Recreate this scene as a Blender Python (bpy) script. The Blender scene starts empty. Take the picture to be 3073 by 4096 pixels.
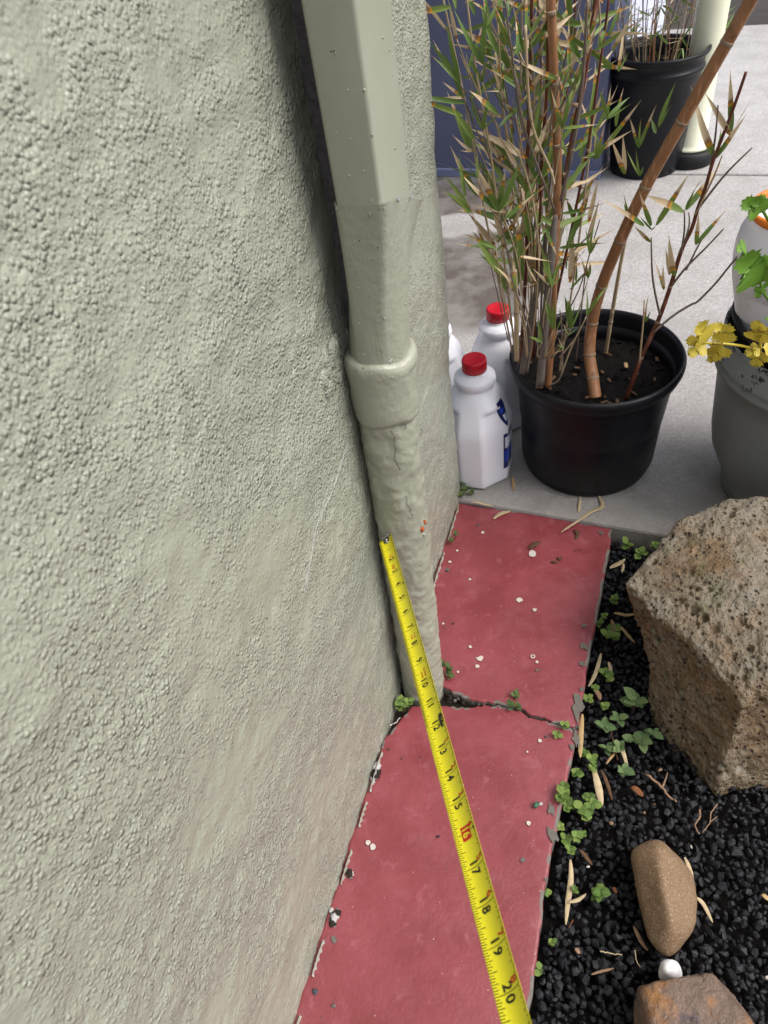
import bpy, bmesh, math, random
import numpy as np
from mathutils import Vector, Matrix

random.seed(7); rng = np.random.default_rng(7)
SC = bpy.context.scene
COL = SC.collection

# ------------------------------------------------------------------ camera
CAM_H = 0.982                      # metres above the red path
F_PX, PW, PH = 2840.0, 3073.0, 4096.0
_v = np.array([2049.0 - PW / 2, 4824.0 - PH / 2, F_PX]); _v /= np.linalg.norm(_v)
_fw = np.array([0, 0, 1.0]) - _v[2] * _v; _fw /= np.linalg.norm(_fw)
_rt = np.cross(_fw, -_v)
ROT = np.array([_rt, _fw, -_v])    # camera axes (right, down, forward) to world
cam = bpy.data.cameras.new('camera'); cam_o = bpy.data.objects.new('camera', cam); COL.objects.link(cam_o)
_m = Matrix.Identity(4)
for k, c in enumerate((ROT @ [1, 0, 0], ROT @ [0, -1, 0], ROT @ [0, 0, -1])):
    for r in range(3): _m[r][k] = float(c[r])
_m[0][3], _m[1][3], _m[2][3] = 0, 0, CAM_H
cam_o.matrix_world = _m
cam.sensor_fit = 'VERTICAL'; cam.sensor_height = 36; cam.lens = F_PX / PH * 36
cam.clip_start = 0.02; cam.clip_end = 500
cam.dof.use_dof = True; cam.dof.focus_distance = 0.98; cam.dof.aperture_fstop = 13
SC.camera = cam_o

# ------------------------------------------------------------------ sky, sun, exposure
SUN_EL, SUN_AZ = math.radians(54), math.radians(111)     # azimuth from +Y towards +X
w = bpy.data.worlds.new('World'); SC.world = w; w.use_nodes = True
nt = w.node_tree; nt.nodes.clear()
sky = nt.nodes.new('ShaderNodeTexSky'); sky.sky_type = 'NISHITA'; sky.sun_disc = False
sky.sun_elevation = SUN_EL; sky.sun_rotation = SUN_AZ; sky.air_density = 1.0; sky.dust_density = 4.0; sky.ozone_density = 1.0
hs = nt.nodes.new('ShaderNodeHueSaturation'); hs.inputs['Saturation'].default_value = 0.42   # overcast: most of the blue is gone
bg = nt.nodes.new('ShaderNodeBackground'); bg.inputs['Strength'].default_value = 0.15
wo = nt.nodes.new('ShaderNodeOutputWorld')
nt.links.new(sky.outputs[0], hs.inputs['Color']); nt.links.new(hs.outputs[0], bg.inputs['Color']); nt.links.new(bg.outputs[0], wo.inputs[0])
sl = bpy.data.lights.new('sun', 'SUN'); sl.energy = 1.5; sl.angle = math.radians(34); sl.color = (1.0, 0.965, 0.92)
so = bpy.data.objects.new('sun', sl); COL.objects.link(so)
so.rotation_euler = Vector((math.sin(SUN_AZ) * math.cos(SUN_EL), math.cos(SUN_AZ) * math.cos(SUN_EL), math.sin(SUN_EL))).to_track_quat('Z', 'Y').to_euler()
so.location = (2, 1, 4)
SC.view_settings.view_transform = 'Standard'; SC.view_settings.look = 'None'
SC.view_settings.exposure = 0.55; SC.view_settings.gamma = 1.0; SC.view_settings.use_curve_mapping = False
SC.cycles.max_bounces = 5; SC.cycles.diffuse_bounces = 3; SC.cycles.glossy_bounces = 2; SC.cycles.transmission_bounces = 3; SC.cycles.transparent_max_bounces = 4

# ------------------------------------------------------------------ measuring helpers (photo pixel -> place in the yard)
def ray(px, py): return ROT @ np.array([(px - PW / 2) / F_PX, (py - PH / 2) / F_PX, 1.0])
CAM = np.array([0, 0, CAM_H])
def gz(px, py, z=0.0):
    d = ray(px, py); return CAM + d * ((z - CAM_H) / d[2])
def gy(px, py, y):
    d = ray(px, py); return CAM + d * (y / d[1])
def gd(px, py, depth): return CAM + ray(px, py) * depth
W0 = np.array([-.1986, .2065, 0]); WT = np.array([.4116, .9114, 0]); WN = np.array([.9114, -.4116, 0])
def wp(s, d, z): return W0 + s * WT + d * WN + np.array([0, 0, z])

# ------------------------------------------------------------------ noise
_perm = rng.permutation(256); _perm = np.concatenate([_perm, _perm]); _val = rng.random(256) * 2 - 1
def vnoise(p):
    p = np.asarray(p, float); i = np.floor(p).astype(int); f = p - i; f = f * f * (3 - 2 * f); i &= 255
    def h(dx, dy, dz): return _val[_perm[_perm[_perm[(i[..., 0] + dx) & 255] + ((i[..., 1] + dy) & 255)] + ((i[..., 2] + dz) & 255)]]
    x0 = h(0, 0, 0) * (1 - f[..., 0]) + h(1, 0, 0) * f[..., 0]; x1 = h(0, 1, 0) * (1 - f[..., 0]) + h(1, 1, 0) * f[..., 0]
    x2 = h(0, 0, 1) * (1 - f[..., 0]) + h(1, 0, 1) * f[..., 0]; x3 = h(0, 1, 1) * (1 - f[..., 0]) + h(1, 1, 1) * f[..., 0]
    y0 = x0 * (1 - f[..., 1]) + x1 * f[..., 1]; y1 = x2 * (1 - f[..., 1]) + x3 * f[..., 1]
    return y0 * (1 - f[..., 2]) + y1 * f[..., 2]
def fbm(p, o=4):
    p = np.asarray(p, float); a, r = 1.0, 0
    for k in range(o): r = r + a * vnoise(p + 17.3 * k); p = p * 2.03; a *= .5
    return r

# ------------------------------------------------------------------ mesh helpers
def mesh(name, V, Fc, smooth=True, uv=None):
    me = bpy.data.meshes.new(name)
    me.from_pydata([tuple(map(float, q)) for q in V], [], [tuple(map(int, q)) for q in Fc])
    if smooth: me.polygons.foreach_set('use_smooth', [True] * len(me.polygons))
    if uv is not None:
        l = me.uv_layers.new(name='UVMap'); idx = np.zeros(len(me.loops), int); me.loops.foreach_get('vertex_index', idx)
        l.data.foreach_set('uv', np.asarray(uv, float)[idx].ravel())
    me.update(); return me
def ob(name, me, mat=None, parent=None, loc=None):
    o = bpy.data.objects.new(name, me)
    if mat is not None and me is not None and not me.materials: me.materials.append(mat)
    COL.objects.link(o)
    if parent is not None: o.parent = parent
    if loc is not None: o.location = tuple(map(float, loc))
    return o
def mk(name, V, Fc, mat, parent=None, smooth=True, uv=None, loc=None): return ob(name, mesh(name, V, Fc, smooth, uv), mat, parent, loc)
def tag(o, label, cat, group=None):
    o['label'] = label; o['category'] = cat
    if group: o['group'] = group
    return o
def structure(o): o['kind'] = 'structure'; return o
def thing(name, label, cat, group=None, loc=(0, 0, 0)):
    o = bpy.data.objects.new(name, None); COL.objects.link(o); o.location = tuple(map(float, loc)); o.empty_display_size = .02
    return tag(o, label, cat, group)
def rings(R, closed=True, cap0=False, cap1=False):
    """faces of a stack of n rings with m points each"""
    n, m = R; Fc = []
    for i in range(n - 1):
        for j in range(m if closed else m - 1):
            k = (j + 1) % m; Fc.append((i * m + j, i * m + k, (i + 1) * m + k, (i + 1) * m + j))
    if cap0: Fc.append(tuple(range(m))[::-1])
    if cap1: Fc.append(tuple((n - 1) * m + j for j in range(m)))
    return Fc
def lathe(prof, seg=64, c=(0, 0), cap0=False, cap1=False, wob=None):
    a = np.arange(seg) * 2 * math.pi / seg; V = []
    for r, z in prof:
        rr = np.full(seg, r)
        if wob is not None: rr = rr + wob(a, z)
        V += [(c[0] + rr[k] * math.cos(a[k]), c[1] + rr[k] * math.sin(a[k]), z) for k in range(seg)]
    return V, rings((len(prof), seg), True, cap0, cap1)
def smooth_path(P, n):
    P = np.asarray(P, float)
    if len(P) < 3: return np.array([P[0] + (P[-1] - P[0]) * t for t in np.linspace(0, 1, n)])
    t = np.linspace(0, len(P) - 1, n); out = []
    for u in t:
        i = min(int(u), len(P) - 2); f = u - i
        p0, p1, p2, p3 = P[max(i - 1, 0)], P[i], P[i + 1], P[min(i + 2, len(P) - 1)]
        out.append(.5 * ((2 * p1) + (p2 - p0) * f + (2 * p0 - 5 * p1 + 4 * p2 - p3) * f * f + (3 * p1 - p0 - 3 * p2 + p3) * f ** 3))
    return np.array(out)
def tube(P, rad, seg=8, caps=True):
    P = np.asarray(P, float); n = len(P); rad = np.broadcast_to(rad, (n,)); V = []
    T = np.gradient(P, axis=0); T /= np.linalg.norm(T, axis=1)[:, None] + 1e-12
    a0 = np.array([1., 0, 0]) if abs(T[0][0]) < .8 else np.array([0, 1., 0])
    for i in range(n):
        u = np.cross(T[i], a0); u /= np.linalg.norm(u); q = np.cross(T[i], u); a0 = -np.cross(T[i], u) if False else a0
        for k in range(seg):
            a = 2 * math.pi * k / seg; V.append(P[i] + rad[i] * (math.cos(a) * u + math.sin(a) * q))
    return V, rings((n, seg), True, caps, caps)
def merge(parts):
    V, Fc = [], []
    for v, f in parts:
        o = len(V); V += list(v); Fc += [tuple(i + o for i in q) for q in f]
    return V, Fc
def box(c, h, rot=0.0):
    cs, sn = math.cos(rot), math.sin(rot); V = []
    for z in (-1, 1):
        for x, y in ((-1, -1), (1, -1), (1, 1), (-1, 1)):
            V.append((c[0] + cs * x * h[0] - sn * y * h[1], c[1] + sn * x * h[0] + cs * y * h[1], c[2] + z * h[2]))
    return V, [(0, 3, 2, 1), (4, 5, 6, 7), (0, 1, 5, 4), (1, 2, 6, 5), (2, 3, 7, 6), (3, 0, 4, 7)]
def ico(sub):
    bm = bmesh.new(); bmesh.ops.create_icosphere(bm, subdivisions=sub, radius=1)
    V = np.array([q.co[:] for q in bm.verts]); Fc = [tuple(x.index for x in f.verts) for f in bm.faces]; bm.free(); return V, Fc
def hull_rock(pts, sub=5, p=14, noise=(), center=None):
    """a stone: radial surface bounded by the hull planes of pts, edges rounded by p"""
    pts = np.asarray(pts, float); c = pts.mean(0) if center is None else np.asarray(center)
    bm = bmesh.new(); vs = [bm.verts.new(q) for q in (pts - c)]; bmesh.ops.convex_hull(bm, input=vs); bm.normal_update()
    pl = []
    for f in bm.faces:
        n = np.array(f.normal[:]); d = float(n @ np.array(f.verts[0].co[:]))
        if d < 0: n, d = -n, -d
        pl.append((n, max(d, 1e-4)))
    bm.free()
    D, Fc = ico(sub); s = np.zeros(len(D))
    for n, d in pl: s += np.maximum(D @ n, 0) ** p / d ** p
    V = D * (s ** (-1 / p))[:, None]
    for sc, amp, o in noise: V = V + D * (amp * fbm((V + c) * sc, o))[:, None]
    return V + c, Fc, D

def blob(name, c, r, sq, mat, parent, seed=0, sub=3, nz=.35, sc=1.3):
    D, Fc = ico(sub); q = 1 + nz * fbm(D * sc + seed * 3.7, 3); V = D * q[:, None] * np.array(sq) * r + np.array(c)
    return mk(name, V, Fc, mat, parent)

# ------------------------------------------------------------------ materials
class MT:
    def __init__(s, name, rough=.6, spec=.5):
        s.m = bpy.data.materials.new(name); s.m.use_nodes = True; s.t = s.m.node_tree; s.b = s.t.nodes['Principled BSDF']
        s.b.inputs['Roughness'].default_value = rough; s.b.inputs['Specular IOR Level'].default_value = spec
        s.co = s.t.nodes.new('ShaderNodeTexCoord'); s.vec = s.co.outputs['Object']
    def n(s, t, **k):
        q = s.t.nodes.new(t)
        for a, b in k.items():
            if a in q.inputs: s.set(q.inputs[a], b)
            else: setattr(q, a, b)
        return q
    def set(s, i, v):
        if isinstance(v, bpy.types.NodeSocket): s.t.links.new(v, i)
        else: i.default_value = v
    def noise(s, scale, detail=3, rough=.55, vec=None, dist=0.0):
        q = s.n('ShaderNodeTexNoise'); s.set(q.inputs['Vector'], vec or s.vec); q.inputs['Scale'].default_value = scale
        q.inputs['Detail'].default_value = detail; q.inputs['Roughness'].default_value = rough; q.inputs['Distortion'].default_value = dist
        return q.outputs['Fac']
    def voro(s, scale, feature='F1', vec=None, smooth=None, out='Distance'):
        q = s.n('ShaderNodeTexVoronoi'); q.feature = feature; s.set(q.inputs['Vector'], vec or s.vec); q.inputs['Scale'].default_value = scale
        if smooth is not None: q.inputs['Smoothness'].default_value = smooth
        return q.outputs[out]
    def math(s, op, a, b=0.0, c=0.0, clamp=False):
        q = s.n('ShaderNodeMath'); q.operation = op; q.use_clamp = clamp
        s.set(q.inputs[0], a); s.set(q.inputs[1], b); s.set(q.inputs[2], c); return q.outputs[0]
    def ramp(s, f, *st, interp='LINEAR'):
        q = s.n('ShaderNodeValToRGB'); s.set(q.inputs[0], f); e = q.color_ramp.elements; q.color_ramp.interpolation = interp
        while len(e) < len(st): e.new(.5)
        for k, (p, c) in enumerate(st):
            e[k].position = p; e[k].color = (c, c, c, 1) if isinstance(c, (int, float)) else (*c, 1)
        return q.outputs['Color']
    def mix(s, f, a, b, mode='MIX'):
        q = s.n('ShaderNodeMix'); q.data_type = 'RGBA'; q.blend_type = mode
        s.set(q.inputs[0], f)
        for i, v in ((6, a), (7, b)): s.set(q.inputs[i], v if isinstance(v, bpy.types.NodeSocket) else (*v, 1))
        return q.outputs[2]
    def col(s, v): s.set(s.b.inputs['Base Color'], v if isinstance(v, bpy.types.NodeSocket) else (*v, 1)); return s
    def bump(s, h, dist, strength=1.0, normal=None):
        q = s.n('ShaderNodeBump'); q.inputs['Distance'].default_value = dist; q.inputs['Strength'].default_value = strength
        s.set(q.inputs['Height'], h)
        if normal is not None: s.set(q.inputs['Normal'], normal)
        s.t.links.new(q.outputs[0], s.b.inputs['Normal']); return q.outputs[0]
    def rough(s, v): s.set(s.b.inputs['Roughness'], v); return s
    def sep(s, v):
        q = s.n('ShaderNodeSeparateXYZ'); s.set(q.inputs[0], v); return q.outputs

def plain(name, c, rough=.6, spec=.5, var=.12, scale=60, bump=None):
    m = MT(name, rough, spec); f = m.noise(scale, 3)
    m.col(m.mix(f, tuple(x * (1 - var) for x in c), tuple(x * (1 + var) for x in c)))
    if bump: m.bump(m.noise(bump[0], 4), bump[1])
    return m.m

WALLC = (.334, .342, .276)
def m_stucco():
    m = MT('sage_stucco_paint', .30, .5)
    big = m.noise(5.0, 3); mid = m.noise(14, 2)
    patch = m.ramp(m.noise(8, 4, .65), (.38, 0.15), (.60, 1.0))
    def grains(sc):
        q = m.n('ShaderNodeTexVoronoi'); m.set(q.inputs['Vector'], m.vec); q.inputs['Scale'].default_value = sc
        f = m.math('MULTIPLY', q.outputs['Distance'], 1.75); d = m.math('SUBTRACT', 1.0, m.math('MULTIPLY', f, f), clamp=True)
        return m.math('MULTIPLY', d, m.sep(q.outputs['Color'])[0])
    h = m.math('ADD', m.math('MULTIPLY', grains(250), .95), m.math('MULTIPLY', grains(430), .42))
    h = m.math('ADD', h, m.math('MULTIPLY', m.noise(120, 2, .5), .75))
    h = m.math('ADD', m.math('MULTIPLY', h, patch), m.math('MULTIPLY', m.noise(480, 2, .6), .10))
    m.bump(h, .0029)
    c = m.mix(big, tuple(x * .93 for x in WALLC), tuple(x * 1.06 for x in WALLC))
    c = m.mix(m.ramp(mid, (.45, 0), (.75, .3)), c, (.322, .326, .262))
    m.col(c); return m.m
def m_pipe(name, rust=False, scale=85, dist=.0022):
    m = MT(name, .40, .5)
    z = m.n('ShaderNodeMapping'); z.inputs['Scale'].default_value = (1, 1, .12); m.set(z.inputs['Vector'], m.vec)
    st = m.noise(420, 2, .5, vec=z.outputs[0]); lump = m.noise(scale, 3, .5); drops = m.ramp(m.voro(75), (.0, 1), (.11, 0))
    h = m.math('ADD', m.math('MULTIPLY', st, .18), m.math('MULTIPLY', lump, .6)); h = m.math('ADD', h, m.math('MULTIPLY', drops, .30))
    m.bump(h, dist)
    c = m.mix(m.noise(30, 4), (.290, .296, .230), (.345, .350, .278))
    m.col(c); return m.m
def m_red():
    m = MT('red_path_paint', .42, .5)
    c = m.mix(m.ramp(m.noise(9, 5, .65), (.38, 0), (.62, 1)), (.185, .031, .036), (.245, .050, .060))
    c = m.mix(m.ramp(m.noise(34, 5, .65, dist=.6), (.58, 0), (.70, .5)), c, (.33, .105, .13))
    c = m.mix(m.ramp(m.noise(75, 4, .6), (.70, 0), (.74, .8)), c, (.09, .03, .03))
    sp = m.voro(62); c = m.mix(m.ramp(sp, (.028, 1), (.05, 0)), c, (.48, .34, .32))
    sp2 = m.voro(48, vec=m.n('ShaderNodeMapping', Vector=m.vec, Location=(3.1, 1.7, .4)).outputs[0]); c = m.mix(m.ramp(sp2, (.035, 1), (.055, 0)), c, (.10, .045, .045))
    z = m.n('ShaderNodeMapping'); z.inputs['Rotation'].default_value = (0, 0, -.42); z.inputs['Scale'].default_value = (1, .3, 1); m.set(z.inputs['Vector'], m.vec)
    c = m.mix(m.ramp(m.noise(26, 4, .6, vec=z.outputs[0]), (.5, 0), (.8, .35)), c, (.15, .025, .027))
    c = m.mix(m.ramp(m.noise(19, 5, .7), (.54, 0), (.76, .28)), c, (.34, .14, .16))
    m.col(c); m.rough(m.ramp(m.noise(15, 3), (.3, .33), (.7, .5)))
    h = m.math('ADD', m.math('MULTIPLY', m.noise(240, 3), .5), m.noise(40, 3)); m.bump(h, .0009); return m.m
def m_concrete():
    m = MT('patio_concrete', .75, .35)
    c = m.mix(m.noise(4, 5, .6), (.40, .385, .375), (.55, .53, .52))
    c = m.mix(m.ramp(m.noise(150, 4, .7), (.38, .75), (.62, 0)), c, (.24, .225, .215))
    c = m.mix(m.ramp(m.noise(330, 2, .6), (.55, 0), (.72, .5)), c, (.70, .69, .68))
    # the darker brown corner beside the wall
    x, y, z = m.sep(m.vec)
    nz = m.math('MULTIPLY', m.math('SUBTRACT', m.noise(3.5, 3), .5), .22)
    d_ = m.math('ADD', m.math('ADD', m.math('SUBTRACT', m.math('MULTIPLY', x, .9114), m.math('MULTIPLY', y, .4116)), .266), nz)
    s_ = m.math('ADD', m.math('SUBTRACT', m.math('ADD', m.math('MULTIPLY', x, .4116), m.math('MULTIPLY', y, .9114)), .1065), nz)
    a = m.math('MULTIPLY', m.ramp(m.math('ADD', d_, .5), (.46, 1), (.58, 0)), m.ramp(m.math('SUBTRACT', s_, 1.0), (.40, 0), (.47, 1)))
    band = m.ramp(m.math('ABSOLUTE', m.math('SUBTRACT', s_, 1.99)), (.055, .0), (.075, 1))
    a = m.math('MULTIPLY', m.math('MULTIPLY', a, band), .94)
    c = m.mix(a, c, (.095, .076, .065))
    dirt = m.math('MULTIPLY', m.ramp(m.math('MULTIPLY', s_, .5), (.42, 1), (.78, 0)), m.ramp(m.noise(16, 5, .7), (.30, .35), (.62, .9))); c = m.mix(dirt, c, (.205, .185, .172))
    near = m.ramp(m.noise(9, 4, .65), (.42, 0), (.62, .55)); c = m.mix(near, c, (.30, .285, .27))
    m.col(c); h = m.math('ADD', m.noise(260, 3), m.math('MULTIPLY', m.noise(60, 3), .6)); m.bump(h, .0012); return m.m
def m_blackplastic():
    m = MT('black_plastic', .38, .26); m.col(m.mix(m.ramp(m.noise(24, 5, .65), (.45, 0), (.8, .7)), (.0050, .0051, .0080), (.0125, .012, .0135)))
    m.rough(m.ramp(m.noise(18, 4), (.3, .30), (.7, .52))); m.bump(m.noise(180, 2), .0003); return m.m
def m_leaf(name='bamboo_leaf', attr=False):
    m = MT(name, .45, .4)
    oi = m.n('ShaderNodeVertexColor', layer_name='tone') if attr else m.n('ShaderNodeObjectInfo'); r, g, b = m.sep(oi.outputs['Color'])
    u, v, _ = m.sep(m.co.outputs['UV'])
    nz = m.math('MULTIPLY', m.math('SUBTRACT', m.noise(140, 3), .5), .10)
    x = m.math('ADD', m.math('SUBTRACT', v, r), nz)
    f = m.math('ADD', x, .5)
    green = m.mix(g, (.120, .220, .042), (.240, .325, .072))
    z = m.n('ShaderNodeCombineXYZ'); m.set(z.inputs[0], m.math('MULTIPLY', u, 14)); m.set(z.inputs[1], m.math('MULTIPLY', v, .8)); m.set(z.inputs[2], g)
    green = m.mix(m.math('MULTIPLY', m.noise(2.0, 2, vec=z.outputs[0]), .6), green, (.11, .16, .05))
    tan = m.mix(m.noise(90, 4), (.48, .35, .19), (.72, .59, .40)); tan = m.mix(m.ramp(m.noise(300, 3), (.60, 0), (.70, .7)), tan, (.16, .10, .06))
    c = m.mix(m.ramp(f, (.49, 0), (.505, 1)), green, (.56, .27, .025))
    c = m.mix(m.ramp(f, (.535, 0), (.56, 1)), c, (.24, .13, .07))
    c = m.mix(m.ramp(f, (.575, 0), (.63, 1)), c, tan)
    m.col(c); m.b.inputs['Subsurface Weight'].default_value = 0
    tr = m.n('ShaderNodeBsdfTranslucent'); m.set(tr.inputs['Color'], c); mx = m.n('ShaderNodeMixShader'); mx.inputs[0].default_value = .25
    out = m.t.nodes['Material Output']; m.t.links.new(m.b.outputs[0], mx.inputs[1]); m.t.links.new(tr.outputs[0], mx.inputs[2]); m.t.links.new(mx.outputs[0], out.inputs[0])
    return m.m
def m_weed(name, c1, c2):
    m = MT(name, .5, .35); oi = m.n('ShaderNodeObjectInfo'); u, v, _ = m.sep(m.co.outputs['UV'])
    c = m.mix(oi.outputs['Random'], c1, c2); mid = m.ramp(m.math('ABSOLUTE', m.math('SUBTRACT', u, .5)), (.0, 1), (.09, 0))
    c = m.mix(m.math('MULTIPLY', mid, .35), c, (.26, .32, .12)); m.col(c); m.bump(m.noise(300, 2), .0006); return m.m
def m_culm(name, lo, hi, scale=26):
    m = MT(name, .36, .5); z = m.n('ShaderNodeMapping'); z.inputs['Scale'].default_value = (1, 1, .18); m.set(z.inputs['Vector'], m.vec)
    c = m.mix(m.noise(scale, 4, .6), lo, hi); c = m.mix(m.ramp(m.noise(160, 3, vec=z.outputs[0]), (.56, 0), (.75, .6)), c, tuple(min(1, x * 1.9 + .05) for x in hi))
    c = m.mix(m.ramp(m.noise(40, 4), (.62, 0), (.72, .6)), c, tuple(x * .35 for x in lo)); m.col(c); m.bump(m.noise(200, 3, vec=z.outputs[0]), .0005); return m.m
def m_rock():
    m = MT('vesicular_lava_rock', .62, .4)
    c = m.mix(m.ramp(m.noise(9, 5, .65), (.35, 0), (.65, 1)), (.140, .080, .036), (.22, .155, .092))
    geo = m.n('ShaderNodeNewGeometry'); nx, ny, nz = m.sep(geo.outputs['True Normal'])
    lich = m.math('MULTIPLY', m.ramp(m.noise(14, 5, .7), (.34, 0), (.58, 1)), m.ramp(nz, (.2, .12), (.75, .95)))
    c = m.mix(lich, c, (.225, .195, .150))
    c = m.mix(m.ramp(m.noise(22, 4), (.60, 0), (.72, .55)), c, (.10, .105, .045))
    c = m.mix(m.ramp(m.noise(17, 4, vec=m.n('ShaderNodeMapping', Vector=m.vec, Location=(5, 2, 1)).outputs[0]), (.62, 0), (.74, .6)), c, (.42, .22, .12))
    pit = m.ramp(m.voro(95, vec=None), (.12, 0), (.30, 1)); pit2 = m.ramp(m.voro(210), (.15, 0), (.35, 1))
    c = m.mix(m.math('SUBTRACT', 1.0, pit), c, (.05, .033, .02))
    m.col(c); h = m.math('ADD', m.math('MULTIPLY', pit, .8), m.math('MULTIPLY', pit2, .6)); h = m.math('ADD', h, m.math('MULTIPLY', m.noise(260, 4, .7), .8)); m.bump(h, .0036)
    return m.m

M = dict(
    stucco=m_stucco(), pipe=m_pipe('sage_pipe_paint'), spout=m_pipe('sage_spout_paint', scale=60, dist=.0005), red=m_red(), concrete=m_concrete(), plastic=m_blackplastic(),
    leaf=m_leaf(), leafmass=m_leaf('bamboo_leaf_mass', True), rock=m_rock(),
    slabside=plain('broken_slab_edge', (.17, .15, .135), .9, .2, .35, 90, (200, .002)),
    grit=plain('crack_dirt', (.030, .024, .020), .95, .15, .4, 120, (300, .002)),
    soil=plain('dark_soil', (.0065, .0052, .0048), .95, .15, .5, 120, (220, .004)),
    ground=plain('dark_ground', (.055, .050, .048), .9, .2, .3, 4, (120, .003)),
    asphalt=plain('dark_asphalt', (.060, .052, .050), .9, .2, .35, 12, (200, .003)),
    gravel=plain('black_gravel', (.0135, .0135, .0165), .6, .36, .55, 130, (500, .0008)),
    blue=plain('blue_wall_paint', (.115, .128, .215), .6, .3, .14, 7, (160, .0012)),
    bluetrim=plain('pale_blue_trim', (.19, .215, .36), .6, .3, .12, 20),
    lit_return=plain('lit_return_paint', (.62, .66, .80), .5, .4, .06, 8),  # pale colour imitates light falling on the blue wall's return face
    cream=plain('cream_plastic', (.72, .72, .55), .5, .4, .06, 20),
    jug=None, cap=plain('red_cap_plastic', (.50, .006, .018), .42, .45, .06, 90),
    navy=plain('navy_label', (.008, .014, .10), .4, .4, .2, 200), labelwhite=plain('label_white', (.62, .64, .72), .5, .4, .1, 200), labelblue=plain('label_bright_blue', (.02, .05, .40), .4),
    yellow=None, black=plain('black_print', (.012, .012, .010), .5, .3), redink=plain('red_print', (.50, .018, .012), .5, .3), steel=None,
    tan=plain('dry_leaf_tan', (.40, .27, .13), .7, .3, .35, 120, (300, .0008)), tanpale=plain('dry_leaf_pale', (.46, .36, .22), .7, .3, .3, 140, (300, .0008)),
    brown=plain('dry_brown', (.10, .055, .03), .8, .2, .5, 160, (300, .001)), rustleaf=plain('dry_rust', (.17, .065, .028), .75, .2, .4, 200, (300, .001)), root=plain('root_tan', (.26, .16, .10), .8, .2, .4, 200),
    weed=m_weed('weed_leaf', (.085, .165, .030), (.21, .29, .065)), weedbig=m_weed('weed_leaf_grey', (.085, .150, .055), (.15, .22, .085)), weeddark=m_weed('weed_leaf_dark', (.035, .085, .02), (.10, .13, .035)),
    stem=plain('weed_stem', (.12, .13, .04), .6), redstem=plain('weed_red_stem', (.14, .045, .03), .6),
    culm=m_culm('culm_orange', (.21, .088, .036), (.33, .165, .080)), culmred=m_culm('culm_dark_red', (.055, .012, .010), (.17, .050, .024)), culmtan=m_culm('culm_straw', (.30, .21, .115), (.46, .36, .23)), culmgrey=m_culm('culm_grey_brown', (.085, .062, .05), (.19, .145, .115)),
    node=plain('culm_node', (.25, .18, .125), .7, .3, .3, 150), sheath=plain('culm_sheath', (.15, .125, .11), .75, .2, .4, 120),
    river=None, flatrock=None, whitestone=None,
    orange=plain('orange_ring', (.75, .20, .02), .45, .4, .12, 60), greypaint=None, celery=None, celeryellow=None,
    spot=plain('pale_paint_drop', (.50, .45, .41), .7, .3, .15, 300), chip=plain('grey_chip', (.13, .12, .105), .85, .2, .35, 250), slate=plain('slate_chip', (.05, .06, .075), .6, .3, .3, 300),
    mortar=plain('white_mortar', (.50, .48, .47), .85, .3, .5, 260, (400, .003)), paintrag=plain('ragged_pale_paint', (.36, .355, .31), .7, .3, .3, 200, (300, .002)),
    metalchip=plain('bare_metal', (.36, .37, .40), .35, .6, .6, 400, (500, .002)), rust=plain('rust', (.42, .10, .035), .8, .2, .4, 300, (400, .002)),
    gap_block=plain('gap_block_grey', (.15, .14, .14), .85, .2, .45, 120, (160, .004)), glass=None, rubber=plain('black_rubber', (.010, .010, .012), .55, .3, .2, 40),  # first entry: grey for the added light-blocking strip behind the spout
)
def m_jug():
    m = MT('white_milk_plastic', .34, .45); m.col(m.mix(m.noise(16, 3), (.78, .78, .84), (.82, .82, .87))); m.b.inputs['Subsurface Weight'].default_value = .25
    m.b.inputs['Subsurface Radius'].default_value = (.02, .02, .024); m.b.inputs['Subsurface Scale'].default_value = .4; return m.m
def m_yellow():
    m = MT('yellow_blade_enamel', .33, .5); c = m.mix(m.noise(90, 3), (.70, .62, .012), (.78, .71, .02))
    m.col(c); m.bump(m.noise(500, 2), .00008); return m.m
def m_steel():
    m = MT('hook_steel', .3, .5); m.b.inputs['Metallic'].default_value = 1; m.col(m.mix(m.noise(300, 3), (.20, .19, .18), (.50, .49, .47))); return m.m
def m_river():
    m = MT('brown_river_stone', .6, .35); c = m.mix(m.noise(22, 4, .6), (.155, .088, .044), (.24, .155, .088)); c = m.mix(m.ramp(m.noise(420, 3, .7), (.52, 0), (.64, .8)), c, (.36, .28, .20))
    c = m.mix(m.ramp(m.noise(330, 2), (.68, 0), (.72, .9)), c, (.04, .03, .022)); m.col(c); m.bump(m.noise(420, 4, .7), .0012); return m.m
def m_flat():
    m = MT('brown_sandstone', .68, .35); c = m.mix(m.noise(18, 5, .65), (.11, .070, .052), (.19, .135, .105)); c = m.mix(m.ramp(m.noise(26, 4, .6), (.52, 0), (.66, .85)), c, (.27, .125, .04))
    c = m.mix(m.ramp(m.noise(33, 4, .6), (.60, 0), (.70, .7)), c, (.045, .04, .05)); c = m.mix(m.ramp(m.noise(260, 4), (.60, 0), (.7, .5)), c, (.34, .25, .19)); m.col(c)
    m.bump(m.math('ADD', m.noise(60, 5, .65), m.math('MULTIPLY', m.noise(350, 3), .4)), .004); return m.m
def m_white():
    m = MT('white_quartz', .35, .5); m.col(m.mix(m.noise(120, 4), (.66, .65, .66), (.86, .85, .84))); m.b.inputs['Subsurface Weight'].default_value = .3; m.b.inputs['Subsurface Radius'].default_value = (.01, .01, .01); m.b.inputs['Subsurface Scale'].default_value = .3; return m.m
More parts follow.
